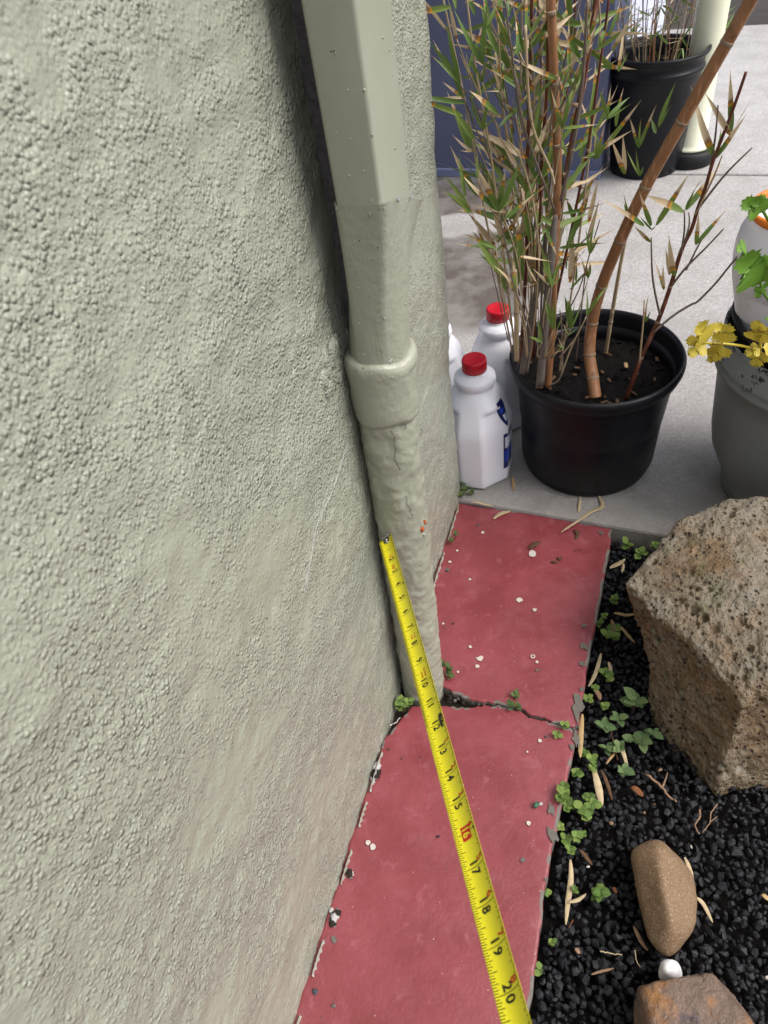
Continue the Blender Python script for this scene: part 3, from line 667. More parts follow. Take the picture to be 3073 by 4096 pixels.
def put(txt, u, v, size, mat, name, bold=.02, sx=1.0, off=PR * 2):
    V, Fc, ext = glyphs(txt, size, bold); W = [blade(u + x * sx / INCH, v + y, off) for x, y, _ in V]; return tmk(name, W, Fc, M[mat], smooth=False)
dh = .0088
for k in range(2, 10): put(str(k), k - .17, .0000, dh, 'black', 'number', .030)
for k in range(10, 27):
    if k == 16:
        V, Fc = pquad(k - .215, k + .215, -.0040, .0036, 6, PR * 2); tmk('red_box', V, Fc, M['redink'], smooth=False); put('16', k, -.0002, dh * .92, 'yellow', 'number', .02, off=PR * 3)
    else: put(str(k)[0], k - .115, -.0006, dh, 'black', 'number', .030); put(str(k)[1], k + .13, -.0006, dh, 'black', 'number', .030)
for k in range(13, 24): put(str(k - 12), k - .17, .0050, .0074, 'redink', 'foot_inch_number', .03)
V = [blade(12 + x, y, PR * 2) for x, y in ((-.30, .0068), (-.30, .0040), (-.22, .0030), (.14, .0030), (.28, .0042), (.28, .0066), (.16, .0058), (.14, .0078), (-.08, .0088), (-.20, .0078))]
tmk('foot_arrow', V, [tuple(range(10))], M['black'], smooth=False); put('1F', 12 - .02, .0056, .0046, 'yellow', 'foot_mark', .01, off=PR * 3)
put('STANLEY', 2.5, -.0005, .0042, 'redink', 'brand_print', .02, .62); put('THE STANLEY', 9.55, .0022, .0026, 'redink', 'small_print', .02, .75); put('WORKS', 9.6, -.0012, .0026, 'redink', 'small_print', .02, .9)
put('P.T. NO', 7.45, .0022, .0026, 'redink', 'small_print', .02, .9); put('33 332', 7.45, -.0012, .0026, 'redink', 'small_print', .02, .9)
fr = [];
for a in (pquad(1.50, 1.52, -.0026, .0022, 2), pquad(1.74, 1.76, -.0026, .0022, 2), pquad(1.5, 1.76, -.0026, -.0022), pquad(1.5, 1.76, .0018, .0022), pquad(1.58, 1.68, -.0008, .0006)): fr.append(a)
V, Fc = merge(fr); tmk('logo_box', V, Fc, M['redink'], smooth=False)
V = [blade(4 + x, y, PR * 2) for x, y in ((.06, .0066), (.16, .0085), (.16, .0048))]; tmk('stud_mark', V, [(0, 1, 2)], M['black'], smooth=False)
V = [blade(16 + x, y, PR * 2) for x, y in ((-.02, .0062), (-.02, .0090), (.12, .0076))]; tmk('stud_mark', V, [(0, 1, 2)], M['black'], smooth=False)
# hook: riveted tongue and turned-down lip
V = []
for u in np.linspace(-.02, .42, 8):
    h = .0040 * (1 if u < .33 else .7)
    V += [blade(u, q, .0009) for q in np.linspace(-h, h, 7)] + [blade(u, q, .0002) for q in np.linspace(h, -h, 7)]
hook = tmk('hook', V, rings((8, 14), True, True, True), M['steel'])
V = []
for i, q in enumerate(np.linspace(0, 1, 8)):
    for sgn in (0, 1):
        V += [blade(-.02 - .035 * sgn, x * (1 + .25 * q), .0010) - NU * (.0105 * q) + NU * (.0022 * (1 - q)) for x in np.linspace(-.0052, .0052, 7)[::(1 if sgn == 0 else -1)]]
tmk('hook_lip', V, rings((8, 14), True, True, True), M['steel'], hook)
for u in (.14, .30):
    D, Fc = ico(2); c = blade(u, 0, .0011); tmk('rivet', [c + q * .0019 * np.array([1, 1, .7]) for q in D], Fc, M['steel'], hook)

# ================================================================== POTS, JUGS, POST
PS = 1.025
def pot(name, label, c, prof, soil_r, soil_z, seed):
    t = thing(name, label, 'plant pot', loc=(c[0], c[1], ZP)); V, Fc = lathe([(r_ * PS, z_ * PS) for r_, z_ in prof], 96, cap0=True); mk('pot_wall', V, Fc, M['plastic'], t)
    D = []; nr = 24
    for i in range(nr + 1):
        for k in range(64):
            a = 2 * math.pi * k / 64; D.append((soil_r * i / nr * math.cos(a), soil_r * i / nr * math.sin(a), soil_z))
    D = np.array(D); D[:, 2] += .005 * fbm(D * 60 + seed, 3) + .004 * fbm(D * 160 + seed, 2); mk('soil', D, rings((nr + 1, 64), True), M['soil'], t); return t
BP = np.array([.414, 1.020])
tpot = pot('plant_pot', 'black plastic pot holding the tall bamboo, beside the white jugs', BP,
    [(.108, .0), (.114, .002), (.1165, .008), (.1175, .020), (.1215, .026), (.124, .10), (.1285, .190), (.130, .205), (.137, .206), (.1415, .210), (.1455, .222), (.1455, .230), (.1425, .2345), (.1385, .233), (.136, .226), (.132, .20), (.126, .12), (.12, .10)], .1325, .188, 3)
for k in range(60):
    a, r = random.uniform(0, 6.28), .122 * math.sqrt(random.random()); c = np.array([r * math.cos(a), r * math.sin(a), .192 + .004 * random.random()])
    V, Fc = box((0, 0, 0), (random.uniform(.003, .009), random.uniform(.0012, .003), .0009), random.uniform(0, 3)); mk('bark_chip', np.array(V) + c, Fc, M['soil'] if random.random() < .6 else (M['brown'] if random.random() < .97 else M['tan']), tpot, False)
V, Fc = lathe([(.1253, .098), (.1258, .100), (.1255, .102)], 96); mk('mould_line', V, Fc, M['plastic'], tpot)
FP = np.array([1.040, 2.315])
tfar = pot('plant_pot', 'black nursery pot with double rim standing by the blue wall', FP,
    [(.098, .0), (.103, .003), (.106, .03), (.119, .18), (.1195, .21), (.122, .215), (.1265, .275), (.132, .277), (.134, .283), (.132, .289), (.129, .291), (.130, .315), (.138, .317), (.142, .323), (.141, .329), (.137, .331), (.132, .327), (.128, .295), (.12, .25)], .127, .288, 9)
# jugs: loft from a chamfered square to the neck
def sect(h, sq, n=72):
    out = []
    for k in range(n):
        a = 2 * math.pi * k / n; c, s = math.cos(a), math.sin(a); e = sq
        r = h / (abs(c) ** e + abs(s) ** e) ** (1 / e); ch = h * 1.36 / (abs(c) + abs(s)); out.append((min(r, ch) * c, min(r, ch) * s) if e > 3 else (r * c, r * s))
    return out
JP = [(.050, 9, 0), (.057, 9, .0015), (.0615, 9, .006), (.0625, 9, .015), (.0630, 9, .06), (.0632, 9, .118), (.0625, 8, .130), (.0605, 6, .142), (.0555, 4.0, .160), (.0495, 3.0, .178), (.043, 2.3, .194), (.0365, 2, .205), (.0345, 2, .209), (.0360, 2, .213), (.0378, 2, .219), (.0368, 2, .226), (.030, 2, .232), (.0225, 2, .235), (.0200, 2, .237), (.0195, 2, .250)]
def jsec(z):
    for k in range(len(JP) - 1):
        if JP[k][2] <= z <= JP[k + 1][2]:
            t = (z - JP[k][2]) / (JP[k + 1][2] - JP[k][2]); return JP[k][0] * (1 - t) + JP[k + 1][0] * t, JP[k][1] * (1 - t) + JP[k + 1][1] * t
    return JP[-1][:2]
def jpt(a, z, off):
    h, e = jsec(z); c, s = math.cos(a), math.sin(a); r = h / (abs(c) ** e + abs(s) ** e) ** (1 / e); ch = h * 1.36 / (abs(c) + abs(s)); r = (min(r, ch) if e > 3 else r) + off
    return (r * c, r * s, z)
JR = math.atan2(-.4116, .9114)
jm = {}
def jug(label, c, lab):
    t = thing('milk_jug', label, 'jug', 'white jugs standing behind the wall end', (c[0], c[1], ZP)); t.rotation_euler = (0, 0, JR)
    if not jm:
        V = []; zz = []
        for k in range(len(JP) - 1):
            for q in range(3): u = q / 3; zz.append(JP[k][2] * (1 - u) + JP[k + 1][2] * u)
        zz.append(JP[-1][2])
        for z in zz: h, e = jsec(z); V += [(x, y, z) for x, y in sect(h, e)]
        jm['body'] = mesh('jug_body', V, rings((len(zz), 72), True, True, False))
        cp = [(.0212, .239), (.0216, .2395), (.0216, .258), (.0210, .2605), (.0195, .2612), (.017, .2602), (.0, .2600)]
        V, Fc = lathe(cp, 72, wob=lambda a, z: np.where((np.arange(72) % 2 == 0) & (.2392 < z < .2585), .0004, 0)); jm['cap'] = mesh('cap', V, Fc)
        V, Fc = lathe([(.0198, .2345), (.0222, .2350), (.0226, .2362), (.0222, .2378), (.0198, .2382)], 64); jm['ring'] = mesh('neck_ring', V, Fc)
    ob('jug_body', jm['body'], M['jug'], t); ob('cap', jm['cap'], M['cap'], t); ob('neck_ring', jm['ring'], M['jug'], t)
    def strip(nm, mat, fn, off, n=14, m=10):
        V = []
        for i in range(n + 1):
            u = i / n; z, a0, a1 = fn(u); V += [jpt(a0 + (a1 - a0) * j / m, z, off) for j in range(m + 1)]
        mk(nm, V, rings((n + 1, m + 1), False), mat, t)
    if lab:
        tri = lambda u: (.138 + .052 * u, -.50 + .18 * (1 - u) * 0 - .10 * math.sin(u * 3.0) + .42 * 0, -.02 + .30 * 0) if False else (.136 + .050 * u, -.36 - .20 * math.sin(min(1, u * 1.1) * math.pi * .62), -.30 + .26 * u ** .6 * (1 if u < .8 else (1 - (u - .8) * 2.2)))
        strip('shoulder_label', M['navy'], tri, .0005)
        strip('label_panel', M['labelwhite'], lambda u: (.146 + .014 * u, -.36 - .06 * u, -.26 + .05 * u), .0009, 6, 6)
        strip('label_panel', M['labelblue'], lambda u: (.164 + .009 * u, -.46, -.24), .0009, 6, 6)
        strip('side_label', M['navy'], lambda u: (.035 + .085 * u, -.50, .12), .0005)
        strip('label_panel', M['labelwhite'], lambda u: (.086 + .026 * u, -.46, .04), .0009, 6, 6)
        strip('label_panel', M['labelblue'], lambda u: (.052 + .028 * u, -.47, .06), .0009, 6, 6)
    return t
jug('white jug with red cap standing nearest the wall corner, in front', (.203, 1.040), True)
jug('white jug with red cap behind the front jug, beside the black pot', (.282, 1.190), False)
jug('third white jug mostly hidden behind the stucco wall edge', (.158, 1.215), False)
# post behind the far pot
PP = gz(2752, 640, .03)[:2] + np.array([.02, .045])
ps = thing('patio_post', 'cream round post in a black round foot behind the nursery pot', 'post', loc=(PP[0], PP[1], ZP))
V, Fc = lathe([(.0, .045), (.045, .045), (.060, .046), (.063, .050), (.060, .055), (.047, .060), (.045, .30), (.044, 1.2), (.0, 1.2)], 64); mk('post_tube', V, Fc, M['cream'], ps)
V, Fc = lathe([(.07, 0), (.078, .003), (.080, .020), (.077, .040), (.070, .0445), (.0, .0445)], 64, cap0=True); mk('foot', V, Fc, M['rubber'], ps)

# grey painted planter with the cloudy bottle and the celery
GC = np.array([.724, .848])
gp = thing('grey_planter', 'grey painted round planter with peeling black rim behind the lava boulder', 'planter', loc=(GC[0], GC[1], ZP))
V, Fc = lathe([(.098, 0), (.108, .002), (.112, .030), (.117, .050), (.130, .075), (.141, .100), (.147, .130), (.152, .18), (.156, .22), (.1605, .262), (.1685, .266), (.1690, .272), (.1655, .276), (.1680, .281), (.1675, .288), (.1640, .291), (.1635, .322), (.1615, .326), (.158, .322), (.156, .29)], 96, cap0=True); mk('planter_wall', V, Fc, M['greypaint'], gp)
V, Fc = lathe([(.146, .27), (.1500, .315), (.1510, .338), (.1555, .340), (.158, .345), (.1565, .350), (.152, .352), (.148, .347), (.140, .25)], 96); mk('inner_pot', V, Fc, M['rubber'], gp)
V, Fc = lathe([(.0, .255), (.08, .256), (.148, .255)], 48); mk('soil', V, Fc, M['soil'], gp)
BC = np.array([.634, .890])
bt = thing('cloudy_bottle', 'cloudy white plastic bottle with orange neck ring stuck in the grey planter', 'bottle', loc=(BC[0], BC[1], ZP + .008))
V, Fc = lathe([(.034, .27), (.046, .31), (.060, .36), (.071, .40), (.0755, .43), (.0755, .452), (.073, .468), (.068, .480), (.0665, .495), (.0645, .495), (.062, .44)], 80); mk('bottle_wall', V, Fc, M['cloudy'], bt)
V, Fc = lathe([(.066, .490), (.0685, .491), (.0695, .495), (.0695, .499), (.068, .501), (.064, .500), (.0635, .492)], 80, wob=lambda a, z: .0012 * np.sin(a * 5 + z * 300)); mk('neck_ring', V, Fc, M['orange'], bt)

# ================================================================== BAMBOO
def leaf_mesh(L, wd, curve, twist, seed):
    n, V, uv = 9, [], []; r = random.Random(seed)
    for i in range(n + 1):
        t = i / n; h = wd * .5 * (math.sin(math.pi * min(1, t * 1.05 + .02) ** .62)) ** .85 if t < .97 else 0.0003
        h = max(h, .0004); bend = curve * t * t; tw = twist * t
        for j, q in enumerate((-1, 0, 1)):
            x = q * h * math.cos(tw); yb = q * h * math.sin(tw) + (abs(q) * h * .30)
            V.append((x, bend * L + yb, L * t * (1 - .15 * abs(curve) * t))); uv.append((.5 + .5 * q, t))
    return mesh('leaf', V, rings((n + 1, 3), False), True, uv)
LM = [leaf_mesh(1, wv, c, tw, k) for k, (wv, c, tw) in enumerate(((.13, .1, .3), (.15, -.12, -.4), (.17, .25, .5), (.12, -.25, .9), (.16, .02, -.8), (.14, .35, 1.4), (.18, -.3, .2), (.10, .15, -1.8)))]
def add_leaf(parent, base, tip, dry=None, mat='leaf', wide=1.0, rnd=random):
    base, tip = np.array(base), np.array(tip); d = tip - base; Ln = np.linalg.norm(d)
    if Ln < 1e-4: return
    o = bpy.data.objects.new('leaf', rnd.choice(LM)); 
    if not o.data.materials: o.data.materials.append(M['leaf'])
    COL.objects.link(o); o.parent = parent
    z = Vector(d / Ln); y = Vector((0, 0, 0)); vw = Vector(CAM - base); vw.normalize()
    face = (vw + Vector((rnd.uniform(-.5, .5), rnd.uniform(-.5, .5), rnd.uniform(-.3, .4)))).normalized()
    y = (face - z * face.dot(z)).normalized(); x = y.cross(z)
    mt = Matrix((x, y, z)).transposed().to_4x4(); mt = mt @ Matrix.Diagonal((Ln * wide * .70, Ln * wide, Ln, 1)); mt.translation = Vector(base - np.array(parent.location))
    o.matrix_local = mt
    if dry is None:
        q = rnd.random(); dry = rnd.uniform(.35, .8) if q < .62 else (rnd.uniform(.85, 1.2) if q < .84 else rnd.uniform(-.2, .2))
    o.color = (dry, rnd.random(), rnd.random(), 1); return o
def culm_obj(parent, name, P, rad, mat, seg=12, n=None, nodes=(), swell=1.14):
    P = np.asarray(P); off = np.array(parent.location); n = n or max(8, 5 * len(P)); Q = smooth_path(P, n); R_ = np.interp(np.linspace(0, 1, n), np.linspace(0, 1, len(np.atleast_1d(rad))), np.atleast_1d(rad))
    V, Fc = tube(Q - off, R_, seg); c = mk(name, V, Fc, mat, parent)
    for q in nodes:
        k = int(np.argmin(np.linalg.norm(Q - q, axis=1))); k = min(max(k, 1), n - 2); T = Q[k + 1] - Q[k - 1]; T /= np.linalg.norm(T)
        V, Fc = tube([q - T * .0022 - off, q - T * .0012 - off, q - off, q + T * .0010 - off, q + T * .002 - off], np.array([1.0, swell, 1.02, swell, 1.0]) * R_[k], seg); mk('culm_node', V, Fc, M['node'], c)
    return c
bam = thing('bamboo_plant', 'tall bamboo with brown canes and scorched leaf tips in the large black pot', 'bamboo', loc=(BP[0], BP[1], .19))
# the thick leaning cane: distance follows from its width, so it leans out towards the viewer
tc = [(2382, 1590, 1.178), (2372, 1511, 1.172), (2359, 1417, 1.165), (2369, 1291, 1.14), (2408, 1142, 1.09), (2482, 961, 1.02), (2584, 746, .945), (2727, 489, .875), (2909, 169, .80), (3010, -10, .765), (3200, -340, .70)]
TP = [gd(*q) for q in tc]
V = smooth_path(TP, 90)
culm_obj(bam, 'culm', TP, [.0098, .0096, .0094, .0090, .0087, .0083, .0079, .0076, .0074, .0073, .0072], M['culm'], 20, 90, [TP[k] for k in range(1, 9)], 1.08)
def yline(pts, y0, y1=None):
    y1 = y0 if y1 is None else y1; n = len(pts); return [gy(p[0], p[1], y0 + (y1 - y0) * k / (n - 1)) for k, p in enumerate(pts)]
P = yline([(2191, 1545), (2203, 1400), (2210, 1288), (2217, 1062), (2227, 865), (2231, 700), (2229, 582), (2219, 337), (2206, 55), (2200, -120)], .96, .97)
culm_obj(bam, 'culm', P, [.0062, .0056, .0054, .0054, .0053], M['culm'], 14, 60, [gy(*q, .965) for q in ((2229, 582), (2219, 337), (2206, 52), (2195, 1480), (2213, 1180))])
P = yline([(2180, 1530), (2205, 1200), (2225, 950), (2244, 801), (2269, 675), (2324, 380), (2370, 105), (2400, -100)], .985, .96)
culm_obj(bam, 'culm', P, [.0050, .0044, .0038, .0034], M['culmred'], 12, 50, [gy(*q, .965) for q in ((2301, 420), (2262, 700), (2244, 801))])
V = []
P = yline([(2160, 1540), (2185, 1250), (2208, 1000), (2222, 860)], .95, .955); culm_obj(bam, 'culm_sheath', P, [.0068, .0060, .0062, .0030], M['sheath'], 10, 20)
P = yline([(2090, 1490), (2120, 1300), (2165, 1080), (2190, 900)], .975, .98); culm_obj(bam, 'culm_sheath', P, [.0058, .0052, .0046, .0022], M['sheath'], 10, 20)
canes = [  # pixels from the soil upwards, distance, radius, material
    ([(2081, 1460), (2088, 1352), (2107, 1029), (2105, 886), (2113, 548), (2126, 84), (2128, -80)], 1.01, .0030, 'culmred'),
    ([(2133, 1430), (2146, 1094), (2160, 801), (2168, 633), (2189, 337), (2193, -60)], 1.0, .0034, 'culmred'),
    ([(2065, 1440), (2030, 1150), (2000, 900), (1960, 600), (1900, 250), (1865, -30)], .985, .0018, 'culmtan'),
    ([(2072, 1450), (2060, 1100), (2050, 750), (2010, 400), (1985, -30)], 1.03, .0019, 'culmtan'),
    ([(2095, 1470), (2095, 1000), (2080, 600), (2090, -30)], 1.06, .0017, 'culmtan'),
    ([(2110, 1480), (2130, 1100), (2150, 700), (2165, 300), (2150, -30)], 1.04, .0020, 'culmgrey'),
    ([(2050, 1410), (1990, 1100), (1930, 800), (1880, 500), (1800, 120), (1770, -20)], 1.0, .0016, 'culmtan'),
    ([(2160, 1500), (2170, 1100), (2205, 700), (2250, 300), (2330, -30)], 1.05, .0021, 'culmgrey'),
    ([(2175, 1490), (2225, 1200), (2290, 900), (2350, 600), (2395, 300), (2440, -30)], .99, .0024, 'culmred'),
    ([(2230, 1530), (2290, 1150), (2330, 850), (2370, 500), (2400, 200), (2395, -30)], 1.06, .0019, 'culmtan'),
    ([(2417, 1455), (2443, 1288), (2482, 1062), (2508, 932)], 1.09, .0040, 'culmtan'),
    ([(2067, 1440), (2066, 1250), (2062, 1080)], .955, .0042, 'culmtan'),
    ([(2101, 101), (2126, 481), (2202, 675), (2219, 738)], .945, .0019, 'culmtan'),
    ([(2222, 850), (2100, 520), (2060, 300), (2020, 0)], .95, .0015, 'culmgrey'),
    ([(2244, 801), (2290, 600), (2330, 330), (2350, 0)], .94, .0026, 'culmgrey'),
    ([(2200, 1540), (2245, 1500), (2248, 1330), (2240, 1240)], .93, .0015, 'culmgrey'),
    ([(2245, 1500), (2290, 1380), (2345, 1270)], .93, .0014, 'culmtan'),
    ([(2110, 1490), (2125, 1350), (2095, 1250), (2062, 1160), (2040, 1080)], .93, .0014, 'culmgrey'),
    ([(2165, 1480), (2190, 1300), (2190, 1140), (2280, 1020), (2370, 930)], 1.02, .0016, 'culmgrey'),
    ([(2120, 1450), (2155, 1100), (2140, 850), (2085, 640), (2030, 560)], .96, .0015, 'culmtan'),
    ([(2300, 1480), (2330, 1200), (2350, 1050), (2400, 880)], 1.08, .0014, 'culmgrey'),
    ([(2080, 1440), (2120, 1000), (2210, 600), (2290, 250), (2300, -30)], 1.08, .0022, 'culmred'),
]
for pts, y, r, mt in canes:
    P = yline(pts, y, y - .02); nd = [P[k] for k in range(1, len(P) - 1)] if r > .0017 else []
    culm_obj(bam, 'culm', P, [r, r * .9, r * .62], M[mt], 8, 24, nd[::2], 1.2)
P = yline([(2503, 1600), (2566, 1430), (2631, 1288), (2682, 1146), (2725, 1005), (2768, 913), (2790, 840), (2822, 750), (2858, 632), (2934, 434), (2985, 287)], .93, .90)
culm_obj(bam, 'culm', P, [.0036, .0034, .0030, .0026, .0022, .0018], M['culmred'], 10, 50, [P[1], P[2], P[3], P[4]])
for pts, r, mt in (([(2615, 1330), (2690, 1265), (2767, 1217), (2790, 1207), (2858, 1139), (2926, 1055), (2983, 987), (3073, 877), (3120, 820)], .0019, 'culmgrey'), ([(2690, 1140), (2745, 1070), (2830, 985), (2895, 915)], .0018, 'culmgrey'),
                   ([(2640, 1260), (2612, 1120), (2605, 950)], .0018, 'culmgrey'), ([(2790, 840), (2900, 700), (3010, 590)], .0017, 'culmgrey'), ([(2830, 740), (2860, 560), (2873, 420)], .0016, 'culmgrey'), ([(2725, 1010), (2738, 920), (2737, 840)], .0015, 'culmgrey'),
                   ([(2735, 980), (2757, 900), (2755, 850)], .0013, 'culmgrey'), ([(2745, 1080), (2790, 990), (2808, 960)], .0014, 'culmgrey'), ([(2558, 1450), (2572, 1300), (2578, 1200)], .0016, 'culmtan'), ([(2780, 860), (2850, 720), (2890, 620)], .0015, 'culmtan')):
    Q = yline(pts, .912, .895); culm_obj(bam, 'twig', Q, [r, r * .85, r * .5], M[mt], 7, 20)
# leaf tufts read off the photograph: (foot, [tips], distance); 6 = offsets of each enlarged view
Z6 = lambda x, y: (1700 + x / 2.371, y / 2.371); Z5 = lambda x, y: (1700 + x / 2.765, 500 + y / 2.765); Z8 = lambda x, y: (1700 + x / 1.547, 900 + y / 1.547); Z7 = lambda x, y: (2373 + x / 2.371, y / 2.371); ZR = lambda x, y: (2700 + x / 4.424, 750 + y / 4.424)
tufts = [
    (Z6, (330, 790), [(30, 370, 1.3), (70, 490, .8), (145, 120, 1.3)], .98), (Z6, (370, 930), [(140, 750, .3), (190, 915, 0), (420, 720, 1.2)], .98), (Z6, (545, 600), [(575, -20, 1.4), (250, 110, 1.4), (640, 260, 1.4)], .97),
    (Z6, (545, 780), [(390, 470, 1.2), (600, 500, 1.3)], .97), (Z6, (300, 370), [(225, 0, -.1)], .99), (Z6, (420, 740), [(400, 450, -.1), (320, 720, 1.3)], .99), (Z6, (835, 480), [(610, -20, .62), (690, 40, .6)], .95), (Z6, (880, 520), [(885, 150, .55)], .94),
    (Z6, (550, 1230), [(450, 1040, 1.2), (620, 830, 1.2), (720, 1050, .95), (385, 850, 1.3)], .97), (Z6, (470, 1320), [(190, 945, .9), (255, 1205, .85)], .97), (Z6, (500, 1690), [(335, 1470, 1.2), (540, 1490, 1.2), (480, 1330, 1.3)], .96), (Z6, (380, 1860), [(305, 1420, 1.2)], .95),
    (Z6, (470, 1440), [(265, 1340, 0), (310, 1440, .3)], .97), (Z6, (700, 2000), [(345, 1695, .45), (480, 1575, .4), (800, 1520, .55), (850, 1640, .6), (575, 1690, .3), (905, 1830, .6), (930, 1530, 1.2)], .945), (Z6, (440, 2010), [(160, 1710, 1.2), (190, 1640, 1.2), (170, 1800, 1.2), (270, 1880, .9), (240, 1985, .3)], .97),
    (Z6, (1310, 1215), [(1190, 810, .45), (1435, 830, .9), (1660, 1180, .5)], .93), (Z6, (1470, 545), [(1240, 140, .5), (1650, 380, .55), (1640, 230, .5)], .935), (Z6, (1000, 310), [(1165, 40, .8), (1140, 410, .7), (960, 20, 1.2)], .98), (Z6, (1260, 745), [(780, 545, .15), (1010, 740, .6)], .93), (Z6, (885, 840), [(625, 635, .5)], .95),
    (Z6, (1290, 740), [(1240, 530, .8), (1320, 470, 1.2)], .93), (Z6, (1440, 790), [(1450, 590, .2), (1640, 240, .5), (1380, 600, .7)], .94), (Z6, (860, 1080), [(1010, 830, .5), (760, 910, .4), (820, 900, .5)], .96), (Z6, (720, 870), [(570, 850, 0), (610, 800, .9), (730, 760, 1.2)], .97), (Z6, (930, 720), [(1110, 410, .7), (980, 480, 1.2), (1060, 560, 1.2)], 1.0), (Z6, (1630, 1500), [(1520, 1470, .6), (1600, 1270, .3), (1660, 1280, .9)], .96), (Z6, (1340, 1800), [(1620, 1640, .1), (1450, 1700, .6)], .95), (Z6, (950, 1900), [(1190, 1720, .5), (1080, 1640, .7)], .96), (Z6, (760, 430), [(640, 240, 1.3), (740, 300, 1.3), (700, 480, 1.2)], 1.0), (Z6, (570, 100), [(440, -10, .3), (610, -40, 1.2), (520, 80, 1.2)], .98), (Z6, (760, 200), [(640, -30, .5), (860, -20, .6)], .98), (Z6, (1560, 420), [(1450, 120, .2), (1500, 60, .2), (1640, 30, .5)], .95),
    (Z5, (812, 925), [(660, 590, .3), (930, 390, .55), (1040, 520, .5), (565, 450, .4)], .94), (Z5, (885, 1040), [(1000, 840, .6), (1240, 740, .5)], .94), (Z5, (785, 1365), [(400, 1190, .5), (330, 1325, .6), (590, 1310, 1.2)], .94), (Z5, (980, 1840), [(858, 1590, .0), (940, 1540, .5), (1020, 1490, .5)], .935), (Z5, (1380, 1800), [(1280, 1310, 1.2), (1490, 1460, .9), (1530, 1650, .85), (1290, 1560, .5)], .93), (Z5, (1050, 1455), [(1000, 1340, .5), (1190, 1270, .4), (1440, 1520, 0)], .93), (Z5, (1430, 2160), [(1290, 1930, 1.1)], .93), (Z5, (1620, 2170), [(1540, 1810, 1.2)], .93), (Z5, (1340, 1150), [(1230, 1130, 0), (1470, 1470, .5)], .93), (Z5, (1250, 1120), [(1240, 780, .45), (1340, 1000, .8)], .95), (Z5, (810, 1300), [(690, 1110, 0), (830, 1090, .9), (950, 1060, .5)], .95), (Z5, (1240, 1750), [(1060, 1800, 0), (1110, 1530, .0)], .94),
    (Z8, (795, 650), [(725, 470, 1.1), (800, 430, 1.2)], .92), (Z8, (905, 640), [(870, 400, 1.1), (985, 470, 1.0), (930, 440, .8)], .92), (Z8, (1000, 560), [(1130, 340, .95), (1110, 385, .9), (1020, 380, 1.2)], .915), (Z8, (725, 725), [(615, 660, 1.0), (693, 550, 1.1)], .915), (Z8, (560, 415), [(480, 230, .2), (540, 220, .5), (565, 200, .5)], .925), (Z8, (785, 380), [(718, 130, 1.1), (832, 210, 1.0), (850, 310, .7), (640, 240, .0)], .93), (Z8, (1020, 180), [(1035, -20, 1.2), (995, 20, 1.2), (1090, 40, 1.1)], .94), (Z8, (1010, 330), [(940, 110, .2), (1000, 200, .5), (1060, 200, .6)], .95), (Z8, (820, 640), [(850, 570, 1.1), (825, 690, .2)], .92), (Z8, (860, 770), [(820, 690, .0), (850, 740, 1)], .915), (Z8, (890, 680), [(960, 625, 1.1), (850, 610, .6)], .915),
    (Z7, (440, 1670), [(398, 1420, 1.1), (520, 1500, 1.1), (310, 1430, .9)], .93), (Z7, (430, 1400), [(350, 1075, .35), (435, 1095, .85), (595, 960, .5)], .93), (Z7, (620, 1205), [(745, 795, 1.2), (765, 955, 1.1)], .925), (Z7, (600, 1260), [(480, 1065, 1.2)], .925), (Z7, (130, 1130), [(55, 830, 1.1), (170, 740, .4), (355, 870, 1.2), (400, 965, .85)], .945), (Z7, (30, 1510), [(0, 1200, 1.2), (120, 1150, .5), (160, 1290, .6)], .96), (Z7, (240, 680), [(345, 490, 1.2), (300, 210, .1)], .94), (Z7, (855, 2010), [(480, 1850, .3)], .91), (Z7, (880, 1990), [(1000, 1550, .5), (1270, 1490, .35)], .91), (Z7, (600, 2134), [(945, 1590, .5)], .92), (Z7, (550, 2140), [(430, 1790, .45)], .92), (Z7, (480, 2140), [(130, 1890, .25)], .93), (Z7, (1160, 1500), [(900, 945, .2), (1250, 1190, .8), (1470, 1060, .38), (1545, 930, .40)], .905), (Z7, (1300, 1280), [(1035, 825, .05)], .905), (Z7, (1310, 1250), [(1288, 610, .45)], .905), (Z7, (300, 1650), [(280, 1260, .0), (160, 1280, .2)], .95), (Z7, (340, 2050), [(270, 1800, .8), (290, 1960, 1.1)], .96), (Z7, (60, 440), [(160, 120, 1.2), (20, 220, .6)], .97), (Z7, (180, 480), [(390, 200, .3), (460, -20, .1)], .93), (Z7, (230, 210), [(240, 0, .4), (300, 20, 0)], .94),
    (ZR, (370, 1010), [(425, 420, .35), (935, 360, .55)], .90), (ZR, (140, 450), [(-30, 300, .9)], .905), (ZR, (0, 1560), [(-160, 1000, .2)], .91), (Z8, (1478, 400), [(1428, 215, .35), (1475, 225, .0)], .91), (Z8, (1365, 600), [(1370, 430, .3), (1400, 515, .9)], .915), (Z8, (1515, 310), [(1488, 130, -.1)], .905), (Z8, (1395, 105), [(1290, -20, .2)], .91), (Z8, (1405, 30), [(1320, -60, .8), (1450, -30, 1.0)], .91),
]
cnt = 0
for zf, ft, tips, y in tufts:
    f = zf(*ft); y = y + random.uniform(-.006, .006); b = gy(*f, y)
    for (x, yy, dry) in tips:
        tpx = zf(x, yy); add_leaf(bam, b, gy(*tpx, y + random.uniform(-.022, .016)), dry + random.uniform(-.05, .05), wide=random.uniform(.8, 1.1)); cnt += 1
    if f[0] < 2380:
        tgt = gy(2150 + (f[0] - 2150) * .45, min(f[1] + random.uniform(180, 420), 1430), y + .02); mid = (b + tgt) / 2 + np.array([random.uniform(-.006, .006), 0, random.uniform(-.004, .004)])
        culm_obj(bam, 'twig', [tgt, mid, b], [.0013, .0010, .0007], M['culmtan' if random.random() < .6 else 'culmgrey'], 6, 9)
R2 = random.Random(11)
